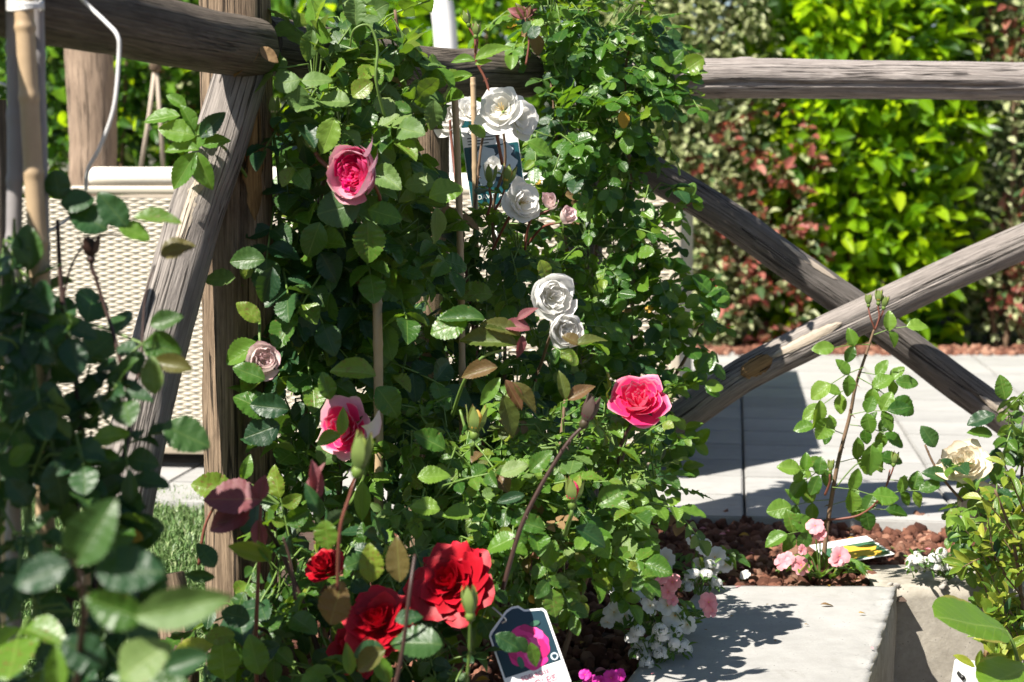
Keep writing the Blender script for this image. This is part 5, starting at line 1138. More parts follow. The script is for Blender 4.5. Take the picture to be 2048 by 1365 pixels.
# ---- G: slender young rose by the crossing
G_ = new_plant('young_rose', gbase(1650, 2.75), 'slender young rose stem with fresh leaves and three small buds before the crossed braces', 'rose bush', 'rose bushes along the fence'); gn = G_.name
main = [(1645, 1140, 2.74), (1655, 1050, 2.74), (1675, 930, 2.73), (1700, 830, 2.73), (1712, 770, 2.72), (1735, 700, 2.72), (1748, 660, 2.72)]
stem(G_, [P(*q) for q in main], .0042, .0018, 'stem_brown', thorns=10)
for (x, y, L, an, mt) in ((1737, 607, 24, 92, 'bud_green'), (1757, 602, 28, 88, 'bud_yellow'), (1768, 612, 26, 80, 'bud_yellow')): bud(G_, x, y, 2.72, L, an, mt, .1, stem_to=(1750, 660, 2.72), stem_mat='stem_red', stem_r=.0012)
bud(G_, 1661, 940, 2.68, 26, 85, 'bud_yellow', .1, stem_to=(1650, 990, 2.7)); bud(G_, 1788, 925, 2.68, 28, 80, 'bud_yellow', .1, stem_to=(1760, 1000, 2.7), stem_r=.0012)
def sprig(plant, x, y, d, side, L, n=5, mat=('fresh',), kind='rose', ang=None):
    a0 = math.radians(ang if ang is not None else (random.uniform(-35, 20) if side > 0 else 180 + random.uniform(-20, 35)))
    s = pxm(d); tip = (x + L * 1.5 * math.cos(a0), y - L * 1.5 * math.sin(a0))
    STALKS[plant].tube([P(x, y, d), P((x + tip[0]) / 2, (y + tip[1]) / 2 - 4, d - .01), P(*tip, d - .02)], .0008, 4, cap=False)
    hero(plant, kind, *tip, d - .02, L, math.degrees(a0) + random.uniform(-25, 10) * side, random.choice(mat), random.uniform(-.3, .3), random.uniform(.4, 1.2))
    for k in range((n - 1) // 2):
        t = 0.45 + 0.4 * k; q = (x + (tip[0] - x) * t, y + (tip[1] - y) * t)
        for w in (-1, 1): hero(plant, kind, *q, d - .01, L * random.uniform(.7, .95), math.degrees(a0) + w * random.uniform(50, 85), random.choice(mat), random.uniform(-.4, .4), random.uniform(.4, 1.3))
for (x, y, sd, L, n) in ((1740, 690, -1, 40, 3), (1748, 670, 1, 38, 3), (1728, 735, -1, 42, 3), (1722, 745, 1, 40, 5), (1712, 770, -1, 44, 5), (1716, 755, 1, 46, 5), (1700, 830, 1, 42, 5), (1690, 870, -1, 36, 3), (1700, 850, 1, 40, 5), (1680, 920, -1, 44, 5), (1678, 925, 1, 44, 5), (1668, 960, -1, 40, 5), (1665, 975, 1, 46, 5), (1660, 1000, -1, 44, 5), (1664, 1010, 1, 44, 5), (1770, 990, 1, 38, 5), (1780, 960, 1, 24, 3), (1652, 1060, -1, 44, 5), (1700, 1025, 1, 40, 3)):
    sprig(gn, x, y, 2.71 + random.uniform(-.05, .05), sd, L * 1.18, 3 if n == 5 and random.random() < .5 else n, ('fresh', 'rose', 'fresh', 'climber'))
stem(G_, [P(1655, 1040, 2.73), P(1720, 1030, 2.71), P(1765, 990, 2.69), P(1780, 940, 2.68)], .0022, .0012, 'stem_red'); stem(G_, [P(1668, 980, 2.73), P(1720, 925, 2.71), P(1770, 940, 2.7)], .0012, .0008, 'stem')
hero(gn, 'round', 1742, 890, 2.66, 62, 265, 'fresh', .2, .3); hero(gn, 'rose', 1660, 835, 2.7, 52, 240, 'fresh', .2, .3); hero(gn, 'narrow', 1640, 800, 2.7, 62, 262, 'fresh', .3, .2)

# ---- H: rose at the right edge, cream blooms
H_ = new_plant('cream_rose_bush', gbase(2010, 2.7), 'rose bush with cream fading blooms at the right edge beside the patio', 'rose bush', 'rose bushes along the fence'); hn = H_.name
blob_leaves(hn, [(2040, 860, 2.70, 60, 70, .07, 9), (2020, 960, 2.66, 70, 70, .08, 12), (1960, 1030, 2.62, 60, 60, .07, 10), (2030, 1060, 2.62, 50, 70, .07, 9), (1900, 930, 2.66, 40, 40, .05, 3), (2040, 790, 2.72, 40, 40, .05, 4), (1920, 1060, 2.64, 40, 30, .05, 3)], 0.032, 'rose', [('rose', 6), ('fresh', 3), ('dark', 2)], up=.8)
for pts in ([(2010, 1250, 2.7), (1990, 1080, 2.66), (1940, 980, 2.66), (1930, 940, 2.64)], [(2020, 1250, 2.7), (2040, 1000, 2.7), (2050, 850, 2.72), (2060, 770, 2.72)], [(2005, 1250, 2.7), (1960, 1060, 2.66), (1880, 950, 2.66), (1850, 890, 2.66)]): stem(H_, [P(*q) for q in pts], .0032, .0016, 'stem_brown', thorns=5)
rose(H_, 1928, 925, 2.62, 42, (-.3, -.75, .55), 'loose', ['cream', 'cream'], label='cream rose with browning petals')
rose(H_, 1972, 1012, 2.64, 40, (-.3, -.8, .4), 'loose', ['blush', 'cream'], label='blush cream rose among leaves')
for q in ((1870, 895, 50, 120), (1880, 920, 46, 320), (1895, 960, 52, 160), (1880, 965, 40, 200), (1920, 960, 42, 340), (1945, 1040, 62, 240), (1960, 1050, 60, 220), (2010, 800, 50, 100), (1990, 830, 60, 200), (1985, 870, 50, 170)): hero(hn, 'rose', q[0], q[1], 2.62, q[2], q[3], random.choice(('rose', 'fresh', 'dark')), random.uniform(-.3, .3), random.uniform(.5, 1.2))

# ---- I: yellow-green box-like shrub, right edge
I_ = new_plant('small_leaved_shrub', gbase(2060, 2.35, -0.15), 'yellow-green small-leaved shrub at the lower right edge above the pit', 'shrub'); iname = I_.name
def twig_leaves(plant, x0, y0, d0, x1, y1, d1, L, kind, mats, n, smat='stem_brown', r=.0016):
    a_, b_ = P(x0, y0, d0), P(x1, y1, d1); mid = a_.lerp(b_, .5) + rnd_unit() * .01
    c_ = catmull([a_, mid, b_], 6); STALKS[plant].tube(c_, [r * (1 - .6 * i / (len(c_) - 1)) for i in range(len(c_))], 5, cap=False, mi=1)
    for k in range(n):
        t = (k + .6) / n; i = min(int(t * (len(c_) - 1)), len(c_) - 2); p = c_[i].lerp(c_[i + 1], t * (len(c_) - 1) - i); tg = (c_[i + 1] - c_[i]).normalized()
        o = rnd_unit(); o = (o - tg * o.dot(tg)).normalized()
        put_leaf(plant, kind, p, o * .9 + tg * .6, tg * .6 + Vector((0, -.35, .6)) + rnd_unit() * .4, L * random.uniform(.7, 1.2), wpick(mats))
    put_leaf(plant, kind, c_[-1], c_[-1] - c_[-3], Vector((0, -.5, .8)), L, wpick(mats))
IM = [('shrub', 8), ('fresh', 2), ('dark', .6)]
for k in range(30):
    x1 = random.uniform(1925, 2075); y1 = random.uniform(930, 1340); d = random.uniform(2.2, 2.42)
    if x1 < 1960 and not (960 < y1 < 1130): x1 += 50
    twig_leaves(iname, x1 + random.uniform(10, 70), y1 + random.uniform(60, 120), d + .03, x1, y1, d, 0.026, 'laurel' if k % 4 == 0 else 'rose' if k % 4 == 1 else 'laurel', IM, 11)
for (x0, y0, x1, y1) in ((2060, 1280, 1960, 1100), (2050, 1200, 1930, 1060), (2070, 1150, 1950, 980), (2080, 1100, 2010, 930), (2060, 1330, 1985, 1190), (2000, 1110, 1925, 1135)): twig_leaves(iname, x0, y0, 2.3, x1, y1, 2.24, .028, 'laurel', IM, 13)
for pts in ([(2060, 1600, 2.35), (2050, 1300, 2.33), (2030, 1100, 2.3), (1990, 980, 2.28)], [(2070, 1600, 2.36), (2080, 1250, 2.36), (2060, 1000, 2.34), (2050, 900, 2.32)]): stem(I_, [P(*q) for q in pts], .004, .0016, 'stem_brown')
# ---- broad-leaved seedling below it
K_ = new_plant('broad_leaved_shoot', gbase(2040, 2.12, -0.4), 'shoot with one very large oval leaf over the pit', 'plant'); kn = K_.name
stem(K_, [P(2050, 1700, 2.14), P(2045, 1400, 2.12), P(2030, 1300, 2.1), P(2012, 1262, 2.1)], .003, .002, 'stem')
tp = P(1873, 1232, 2.0); bp = P(2014, 1262, 2.1); put_leaf(kn, 'broad', bp, tp - bp, Vector((-.15, -.75, .95)), (tp - bp).length, 'bigleaf', 1.05)
tp = P(1965, 1372, 2.0); bp = P(2060, 1335, 2.1); put_leaf(kn, 'broad', bp, tp - bp, Vector((.1, -.6, 1.0)), (tp - bp).length, 'bigleaf', 1.0)
for q in ((1950, 1335, 50, 150), (1955, 1340, 40, 80), (1960, 1330, 60, 20), (2010, 1300, 60, 30), (2030, 1330, 50, 60)): hero(kn, 'laurel', q[0], q[1], 2.12, q[2], q[3], 'shrub', random.uniform(-.3, .3), .8)
hero(kn, 'rose', 1975, 1335, 2.13, 34, 95, 'dry', .2, .2)

# ---- bedding plants
def bedding(name, label, px, py, d, w, h, leaf, n, petal, flowers, leafL=.032):
    o = new_plant(name, gbase(px, d), label, 'flower', 'bedding plants in the gravel'); nm = o.name
    base = P(px, py + h * .8, d)
    for k in range(n):
        u = rnd_unit(); q = P(px + u.x * w, py + u.z * h, d + u.y * .04)
        put_leaf(nm, leaf, q, u + Vector((0, -.4, -.1)), Vector((0, -.4, .9)) + u * .4, leafL * random.uniform(.7, 1.2), random.choice(('bedding', 'bedding', 'fresh', 'rose')))
        if k % 4 == 0: STALKS[nm].tube([base, base.lerp(q, .5) + Vector((0, 0, .01)), q], .0016, 4, cap=False)
    for (x, y, r, mt) in flowers:
        flat_flower(o, x, y, d - .05, r, (random.uniform(-.5, .4), -.8, random.uniform(.25, .8)), mt)
        STALKS[nm].tube([base, P(x, y + 10, d - .03)], .0012, 4, cap=False)
    return o
bedding('white_impatiens', 'white impatiens flowering at the bottom beside the step', 1300, 1230, 2.34, 85, 50, 'narrow', 50, 'white',
        [(1350, 1232, 30, 'white'), (1335, 1212, 24, 'white'), (1228, 1225, 24, 'white'), (1250, 1232, 20, 'white'), (1215, 1245, 16, 'white'), (1300, 1212, 22, 'white'), (1375, 1250, 20, 'white'), (1322, 1150, 20, 'impatiens_pink'), (1345, 1165, 20, 'impatiens_pink'), (1310, 1170, 18, 'impatiens_pink'), (1335, 1185, 16, 'impatiens_pink'), (1345, 1200, 14, 'impatiens_pink'), (1417, 1205, 22, 'impatiens_pink'), (1420, 1222, 16, 'impatiens_pink')], .034)
bedding('white_petunia', 'white flowers on the shaded gravel behind the pale alyssum', 1420, 1125, 2.75, 60, 40, 'narrow', 26, 'white', [(1430, 1115, 26, 'white'), (1405, 1095, 22, 'white'), (1450, 1130, 18, 'white'), (1400, 1130, 18, 'white'), (1330, 1120, 26, 'white'), (1325, 1135, 20, 'white'), (1490, 1150, 12, 'white'), (1425, 1140, 16, 'white'), (1385, 1080, 14, 'white')], .03)
bedding('pink_impatiens', 'pink impatiens below the slender young rose', 1640, 1130, 2.70, 60, 34, 'narrow', 34, 'impatiens_pink', [(1602, 1131, 22, 'impatiens_pink'), (1565, 1125, 18, 'impatiens_pink'), (1575, 1118, 16, 'impatiens_pink'), (1680, 1112, 22, 'impatiens_pink'), (1672, 1122, 16, 'impatiens_pink'), (1630, 1052, 20, 'impatiens_pink'), (1640, 1068, 15, 'impatiens_pink'), (1605, 1100, 12, 'impatiens_pink')], .034)
mg = bedding('magenta_flower', 'magenta flowers at the bottom edge beside the pink rose tag', 1205, 1372, 2.15, 50, 18, 'narrow', 12, 'magenta', [(1170, 1350, 14, 'magenta'), (1180, 1362, 16, 'magenta'), (1222, 1356, 18, 'magenta'), (1240, 1350, 14, 'magenta'), (1200, 1362, 12, 'magenta')], .02)
def alyssum(label, px, py, d, w, h, n):
    o = new_plant('white_alyssum', gbase(px, d), label, 'flower', 'alyssum clumps'); nm = o.name; base = P(px, py + h, d)
    items = []; tp = []
    v = []; f = []
    for k in range(4):
        ang = k * math.pi / 2; c_, s_ = math.cos(ang), math.sin(ang); i = len(v)
        v += [(0, 0, 0), (c_ * .7 - s_ * .45, s_ * .7 + c_ * .45, .2), (c_ * 1.05, s_ * 1.05, .15), (c_ * .7 + s_ * .45, s_ * .7 - c_ * .45, .2)]; f.append((i, i + 3, i + 2, i + 1))
    T = (np.array(v, dtype=float), f, [(0.5, .7)] * len(v))
    for (hx, hy, hr) in n:
        c_ = P(hx, hy, d + random.uniform(-.03, .03)); r = hr * pxm(d)
        STALKS[nm].tube([base, base.lerp(c_, .6) + Vector((0, 0, .006)), c_], .0008, 4, cap=False)
        for k in range(56):
            u = rnd_unit(); u.z = abs(u.z) * .8 - .15; u.y -= .2; u.normalize(); q = c_ + u * r
            items.append((mat4(frame(u.orthogonal(), u), q, .0032, .0032, .0032), T, 0, random.random()))
        for k in range(5): put_leaf(nm, 'laurel', c_ + rnd_unit() * r, rnd_unit() + Vector((0, -.3, 0)), Vector((0, -.4, .9)), .014, 'bedding')
    obj('blossom', joined('alyssum_blossom', items, [M['white']]), None, o, kind='stuff')
alyssum('white alyssum clump at the near left corner of the step', 1310, 1295, 2.24, 70, 50, [(1268 + random.uniform(-8, 100), 1262 + random.uniform(0, 66), random.uniform(11, 16)) for _ in range(24)] + [(1275, 1265, 15), (1320, 1262, 15), (1325, 1275, 13), (1372, 1300, 13), (1290, 1310, 14)])
alyssum('small white alyssum behind the white impatiens, against the step', 1400, 1165, 2.60, 50, 30, [(random.uniform(1365, 1435), random.uniform(1125, 1185), random.uniform(9, 13)) for _ in range(14)])
alyssum('white alyssum clump on the gravel at right above the pit wall', 1900, 1135, 2.68, 70, 24, [(random.uniform(1815, 1960), random.uniform(1106, 1146), random.uniform(8, 13)) for _ in range(30)])

# ================================================================== HEDGE
hcount = 0
def hedge_shrub(name, label, cat, x0, x1, y0, y1, z0, z1, n, L, kind, mats, trunk=True, up=.5, cam=.55, clump=False, group='shrubs of the hedge'):
    o = new_plant(name, Vector(((x0 + x1) / 2, (y0 + y1) / 2, -0.02)), label, cat, group); nm = o.name
    cx, cy, cz = (x0 + x1) / 2, (y0 + y1) / 2, (z0 + z1) / 2
    for k in range(n):
        while True:
            u = Vector((random.uniform(-1, 1), random.uniform(-1, 1), random.uniform(-1, 1)))
            e = abs(u.x) ** 3 + abs(u.y) ** 2.5 + abs(u.z) ** 4
            if e < 1 + .25 * noise.noise(Vector((u.x * 3 + cx * 5, u.z * 4, u.y * 2 + cz))) and (not clump or noise.noise(Vector((u.x * 3.2 + cx * 3, u.z * 3.2 * (z1 - z0) / (x1 - x0), 2))) > .02): break
        p = Vector((cx + u.x * (x1 - x0) / 2, cy + u.y * (y1 - y0) / 2, cz + u.z * (z1 - z0) / 2))
        o_ = Vector((u.x * .5, u.y - .4, u.z * .3)).normalized()
        put_leaf(nm, kind, p, o_ * .7 + rnd_unit() * .7 + Vector((0, -.3, .15)), Vector((0, -cam, up)) + rnd_unit() * .6 + TO_SUN * .55, L * random.uniform(.65, 1.2), wpick(mats))
    if trunk:
        for k in range(3):
            bx_ = cx + random.uniform(-.1, .1); stem(o, [Vector((bx_, cy + .05, -.05)), Vector((bx_ + random.uniform(-.1, .1), cy + .05, .3)), Vector((bx_ + random.uniform(-.2, .2), cy, z1 * .7))], .014, .006, 'stem_brown', 'trunk')
    return o
HX = lambda px, d=6.3: (px - 1024) / F_PX * d
VA = [('variegated', 8), ('photinia_green', 1)]
hedge_shrub('laurel_shrub', 'bright lime-green laurel shrub in the hedge behind the crossed braces', 'shrub', HX(1490), HX(1965), 6.10, 6.75, -.15, 1.9, 4600, .105, 'laurel', [('laurel', 8), ('laurel_dark', 2.4)])
hedge_shrub('variegated_shrub', 'cream-variegated shrub in the hedge between the climber and the lime laurel', 'shrub', HX(1200), HX(1545), 6.08, 6.6, -.1, 1.85, 10500, .045, 'tiny', VA)
hedge_shrub('photinia_shrub', 'red-leaved photinia low in the hedge under the variegated shrub', 'shrub', HX(1370), HX(1640), 6.02, 6.35, -.05, .86, 1000, .055, 'tiny', [('photinia', 6), ('photinia_green', 2), ('variegated', 2)], clump=True)
hedge_shrub('variegated_shrub', 'grey-green variegated shrub at the right edge of the hedge', 'shrub', HX(1925), HX(2190), 6.14, 6.75, -.1, 1.85, 6500, .044, 'tiny', [('variegated', 5), ('photinia_green', 3)])
hedge_shrub('photinia_shrub', 'red photinia sprays at the top right corner of the hedge', 'shrub', HX(1960), HX(2140), 6.12, 6.4, .9, 1.6, 300, .06, 'tiny', [('photinia', 8), ('variegated', 3)])
hedge_shrub('photinia_shrub', 'small red photinia low at the right edge of the hedge', 'shrub', HX(1985), HX(2120), 6.12, 6.4, .05, .55, 330, .055, 'tiny', [('photinia', 8), ('variegated', 3)])
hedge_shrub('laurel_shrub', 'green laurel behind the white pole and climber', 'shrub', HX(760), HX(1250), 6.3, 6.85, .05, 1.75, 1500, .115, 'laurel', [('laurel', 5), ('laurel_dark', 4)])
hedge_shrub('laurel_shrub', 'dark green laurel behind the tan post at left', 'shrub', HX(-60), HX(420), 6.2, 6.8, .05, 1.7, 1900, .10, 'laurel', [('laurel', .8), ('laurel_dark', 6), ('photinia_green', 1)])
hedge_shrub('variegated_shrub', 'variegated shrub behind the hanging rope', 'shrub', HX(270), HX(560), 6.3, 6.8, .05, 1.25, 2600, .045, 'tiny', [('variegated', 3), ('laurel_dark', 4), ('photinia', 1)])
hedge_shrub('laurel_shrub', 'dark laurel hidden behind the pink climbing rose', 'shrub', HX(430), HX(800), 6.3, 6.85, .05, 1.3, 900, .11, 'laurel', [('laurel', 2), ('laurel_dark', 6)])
hedge_shrub('olive_tree', 'grey-green olive tree blurred beyond the hedge above the left rail', 'tree', -2.4, 0.4, 8.6, 9.8, .6, 3.0, 5200, .075, 'tiny', [('olive', 8)], True, group=None)
# a second, darker row stands behind and closes the gaps
hedge_shrub('cypress_hedge', 'dark evergreen row closing the gaps behind the hedge', 'hedge', -4.2, 4.2, 7.2, 7.9, -.1, 2.6, 9000, .22, 'tiny', [('laurel_dark', 6), ('dark', 4)], True, group=None)

# ================================================================== canes, strings, tags
def bamboo(label, pts, r, mat='cane', nodes=5):
    c_ = catmull(pts, 60); m = len(c_); step_ = max(2, m // (nodes + 1)); rr = []
    for i in range(m): rr.append(r * (1 + .13 * math.exp(-((i % step_ - step_ // 2) / 1.6) ** 2)))
    mb = MB(); mb.tube(c_, rr, 14); return obj('bamboo_cane', mb.mesh('cane', M[mat]), None, None, label, 'cane', 'bamboo canes')
bamboo('tall thin bamboo cane in front of the printed white rose tag', [P(925, 1180, 2.44), P(924, 700, 2.42), P(918, 400, 2.42), P(909, 185, 2.42)], .0047, nodes=7)
bamboo('short bamboo cane beside the dark heart of the pink climber', [P(757, 1200, 2.20), P(757, 800, 2.20), P(754, 580, 2.21)], .0062, nodes=4)
bamboo('stub of bamboo poking up between the white roses and the rail', [P(952, 520, 2.62), P(949, 300, 2.6), P(946, 155, 2.6)], .0042, nodes=5)
bamboo('tan bamboo cane, middle one of the tied bundle at the left edge', [P(95, 1400, 1.60), P(85, 700, 1.60), P(66, 330, 1.60), P(48, 12, 1.60), P(46, -60, 1.60)], .0090, nodes=8)
bamboo('grey bamboo cane, right one of the tied bundle', [P(100, 1400, 1.63), P(88, 700, 1.63), P(80, 330, 1.63), P(70, -60, 1.63)], .0075, 'cane_grey', 8)
bamboo('dark grey bamboo cane, left one of the tied bundle', [P(28, 1400, 1.62), P(26, 700, 1.62), P(30, 300, 1.62), P(27, -60, 1.62)], .0075, 'cane_grey', 8)
bamboo('pale bamboo cane standing low at the left edge below the red buds', [P(20, 1400, 1.66), P(20, 1000, 1.66), P(20, 610, 1.66)], .0085, nodes=5)
bamboo('thin bamboo stake low among the near leaves', [P(176, 1500, 1.7), P(178, 1180, 1.7), P(175, 1100, 1.7)], .0055, nodes=3)
mb = MB()
for k in range(4):
    pts = [P(50 + 36 * math.cos(w), 6 + k * 4 + 3 * math.sin(w * 2 + k), 1.615 - .024 * math.sin(w)) for w in [i * math.pi / 8 for i in range(17)]]; mb.tube(pts, .0016, 5, cap=False)
obj('tie_string', mb.mesh('tie', M['string']), label='white string tied round the bamboo bundle', cat='string')
mb = MB(); mb.tube(catmull([P(130, -40, 1.62), P(170, 5, 1.66), P(212, 45, 1.65), P(235, 72, 1.64), P(238, 110, 1.64), P(228, 215, 1.64), P(200, 295, 1.65), P(176, 340, 1.66), P(172, 380, 1.67)], 8), .0019, 8)
obj('plastic_wire', mb.mesh('wire', M['string']), label='loose white wire hanging in a bow across the left rail', cat='wire')
for lab, pts in (('thin string crossing the left edge above the near leaves', [P(-20, 765, 1.6), P(40, 705, 1.62), P(80, 640, 1.66)]), ('thin white string running between cane and dark stem', [P(80, 470, 1.62), P(120, 450, 1.65), P(150, 425, 1.66)]), ('short piece of string at the upper left edge', [P(-20, 160, 1.62), P(25, 175, 1.62)])):
    mb = MB(); mb.tube(catmull(pts, 6), .0017, 6); obj('string', mb.mesh('string', M['string']), label=lab, cat='string')
# brown trunk at the very left edge
obj('wooden_stake', log_mesh('stake', [P(-12, 1300, 1.95), P(-8, 700, 1.95), P(-6, 380, 1.95), P(-14, 200, 1.95)], .014, 'wood_rail', 21, amp=.1, sides=20), label='dark wooden stake cut off by the left edge', cat='stake')

def text_mesh(s, size, mat):
    cu = bpy.data.curves.new('lettering', 'FONT'); cu.body = s; cu.size = size; cu.align_x = 'CENTER'; cu.align_y = 'CENTER'; cu.extrude = 0.0001
    t_ = bpy.data.objects.new('lettering_tmp', cu); COL.objects.link(t_); dg = bpy.context.evaluated_depsgraph_get()
    me = bpy.data.meshes.new_from_object(t_.evaluated_get(dg)); bpy.data.objects.remove(t_); bpy.data.curves.remove(cu)
    me.materials.clear(); me.materials.append(M[mat]); return me
def poly(pts, th, mat, name, z=0.0):
    n = len(pts); mb = MB(); v = [Vector((x, y, z)) for x, y in pts] + [Vector((x, y, z - th)) for x, y in pts]
    mb.add(v, [tuple(range(n)), tuple(range(2 * n - 1, n - 1, -1))] + [(i, i + n, (i + 1) % n + n, (i + 1) % n) for i in range(n)]); return mb.mesh(name, M[mat], False)
def rrect(x0, x1, y0, y1, r=.002, k=4):
    o = []
    for cx, cy, a0 in ((x1 - r, y1 - r, 0), (x0 + r, y1 - r, 90), (x0 + r, y0 + r, 180), (x1 - r, y0 + r, 270)):
        for i in range(k + 1): a_ = math.radians(a0 + 90 * i / k); o.append((cx + r * math.cos(a_), cy + r * math.sin(a_)))
    return o
def wavy(cx, cy, r, n, amp, seed, ry=1.0):
    rs = random.Random(seed); ph = rs.uniform(0, 6)
    return [(cx + r * (1 + amp * math.sin(n * w + ph) + amp * .6 * math.sin((n * 2 + 1) * w)) * math.cos(w), cy + ry * r * (1 + amp * math.sin(n * w + ph)) * math.sin(w)) for w in [i * math.pi / 16 for i in range(32)]]
# printed tag of the white rose
d = 2.66; tc = P(985, 312, d); s = pxm(d)
Rt = frame((P(972, 212, d + .02) - P(998, 402, d)), Vector((0.15, -1, .25))); Mt = mat4(Rt, tc)
tagA = obj('plant_tag', poly(rrect(-56 * s, 56 * s, -98 * s, 98 * s), .0008, 'card', 'tag'), Mt, None, 'teal and white printed plant tag with lettering among the white roses', 'tag')
def layer(parent, Mx, me, name, x=0, y=0, z=.0004): return obj(name, me, Mx @ Matrix.Translation((x, y, z)), parent)
layer(tagA, Mt, poly(rrect(-55 * s, 55 * s, 62 * s, 97 * s), .0002, 'teal', 'print'), 'header_print')
layer(tagA, Mt, poly(rrect(-55 * s, 55 * s, -97 * s, 22 * s), .0002, 'teal', 'print'), 'lower_print')
layer(tagA, Mt, poly(rrect(-46 * s, 46 * s, -62 * s, 18 * s), .0002, 'navy', 'print'), 'photo_print', z=.0007)
for k, (x, y, r) in enumerate(((-14, 0, 20), (20, -20, 26), (-18, -38, 20), (28, 8, 14), (30, -48, 14))): layer(tagA, Mt, poly(wavy(x * s, y * s, r * s, 5, .10, k), .0002, 'print_white', 'print'), 'flower_print', z=.0010 + k * .0001)
for (tx, sz, x, y, m_) in (('CLAIRE AUSTIN', 15, 8, 50, 'ink'), ('DAVID AUSTIN', 13, 2, -80, 'card')): layer(tagA, Mt, text_mesh(tx, sz * s, m_), 'lettering', x * s, y * s, .0012)
for k in range(3): layer(tagA, Mt, poly(rrect(-46 * s, (20 - 12 * k) * s, (38 - 6 * k) * s, (40 - 6 * k) * s, .0002), .0001, 'ink', 'print'), 'small_print', z=.0009)
mb = MB(); mb.tube([P(990, 400, d + .004), P(1000, 700, d + .01), P(1000, 1150, d + .02)], .0025, 6); obj('tag_stake', mb.mesh('stake', M['white_plastic']), None, tagA)
# printed tag of the pink rose
d = 1.97; tc = P(1052, 1298, d); s = pxm(d)
Rt = frame(P(1032, 1255, d + .03) - P(1070, 1365, d), Vector((0.05, -.85, .55))); Mt = mat4(Rt, tc)
out = [(-62, 45), (-50, 72), (-8, 98), (4, 100), (18, 94), (26, 84), (60, 72), (64, 66), (64, -60), (58, -66), (-56, -66), (-62, -60)]
out = [(-64, 48), (-58, 56), (-14, 88), (0, 92), (14, 90), (24, 78), (60, 70), (66, 62), (66, -92), (60, -98), (-58, -98), (-64, -92)]
tagB = obj('plant_tag', poly([(x * s, y * s) for x, y in reversed(out)][::-1], .0008, 'card', 'tag'), Mt, None, 'pointed plant tag with a printed pink rose at the bottom centre', 'tag')
pin = [(x * .93 * s, y * .93 * s) for x, y in out if y > -60] + [(61 * s, -40 * s), (-60 * s, -40 * s)]
pin = [(-60, 46), (-54, 52), (-13, 83), (0, 87), (12, 85), (22, 74), (57, 66), (61, 60), (61, -44), (-60, -44)]
layer(tagB, Mt, poly([(x * s, y * s) for x, y in pin], .0002, 'navy', 'print'), 'photo_print')
rs_ = random.Random(4); prints = [(4, 4, 44, .95, 'print_pink'), (10, -24, 26, .9, 'print_pink')]
for k in range(9): w = k * 2 * math.pi / 9; prints.append((6 + 25 * math.cos(w), 6 + 24 * math.sin(w), 19, rs_.uniform(.8, 1.2), ('print_pink', 'print_pink_light', 'print_pink_dark')[k % 3]))
for k in range(7): w = k * 2 * math.pi / 7 + .4; prints.append((6 + 13 * math.cos(w), 9 + 12 * math.sin(w), 12, rs_.uniform(.8, 1.3), ('print_pink_light', 'print_pink', 'print_pink_dark')[k % 3]))
prints += [(6, 10, 9, 1.2, 'print_pink_dark'), (8, 11, 5, 1.3, 'print_pink')]
for k, (x, y, r, ry, m_) in enumerate(prints): layer(tagB, Mt, poly(wavy(x * s, y * s, r * s, 3 + k % 3, .08, k + 9, ry), .00004, m_, 'print'), 'rose_print', z=.0006 + k * .00005)
for k, (x, y, L_) in enumerate(((-30, 30, 26), (-34, 8, 24), (-20, -24, 26), (34, 44, 22))): layer(tagB, Mt, poly([(x * s + L_ * s * .5 * math.cos(w) * (1 if k % 2 else .5), y * s + L_ * s * .5 * math.sin(w) * (.5 if k % 2 else 1)) for w in [i_ * math.pi / 6 for i_ in range(12)]], .00004, 'print_green', 'print'), 'leaf_print', z=.0017 + k * .00005)
layer(tagB, Mt, poly(wavy(50 * s, -33 * s, 8 * s, 3, 0, 1), .0002, 'print_white', 'print'), 'seal_print', z=.0018); layer(tagB, Mt, poly(wavy(50 * s, -33 * s, 5 * s, 3, .1, 1), .0002, 'navy', 'print'), 'seal_print', z=.0021)
layer(tagB, Mt, text_mesh('EDELROSE', 13 * s, 'ink_pink'), 'lettering', 0 * s, -57 * s, .0012); layer(tagB, Mt, text_mesh('PAROLE\u00ae', 19 * s, 'ink_pink'), 'lettering', 0 * s, -74 * s, .0012)
mb = MB(); mb.tube([P(1090, 1395, d + .01), P(1120, 1480, d + .03)], .003, 6); obj('tag_stake', mb.mesh('stake', M['white_plastic']), None, tagB)
mb = MB(); mb.tube(catmull([P(985, 1215, 1.95), P(1000, 1228, 1.94), P(1012, 1240, 1.94), P(1004, 1246, 1.95)], 5), .001, 5); obj('wire_tie', mb.mesh('tie', M['string']), None, tagB)
# yellow flower card lying on the gravel
q = [G(1640, 1108, .0), G(1712, 1093, .0), G(1765, 1133, .0), G(1690, 1140, .0)]; zc = .012
cc_ = sum(q, Vector()) / 4; Rt = frame(G(1676, 1100) - G(1728, 1136), Vector((-.1, -.28, 1))); Mt = mat4(Rt, cc_ + Vector((0, 0, .016)))
tagC = obj('plant_tag', poly(rrect(-.052, .052, -.07, .07), .0008, 'card', 'tag'), Mt, None, 'plant card with yellow flowers lying on the gravel', 'tag')
layer(tagC, Mt, poly(rrect(-.047, .047, -.064, .03), .0002, 'print_green', 'print'), 'photo_print')
for k, (x, y, r) in enumerate(((-.012, -.03, .026), (.018, -.012, .022), (-.006, .006, .018), (.02, -.045, .018))): layer(tagC, Mt, poly(wavy(x, y, r, 6, .10, k), .0002, 'print_yellow', 'print'), 'flower_print', z=.0007 + k * .0001)
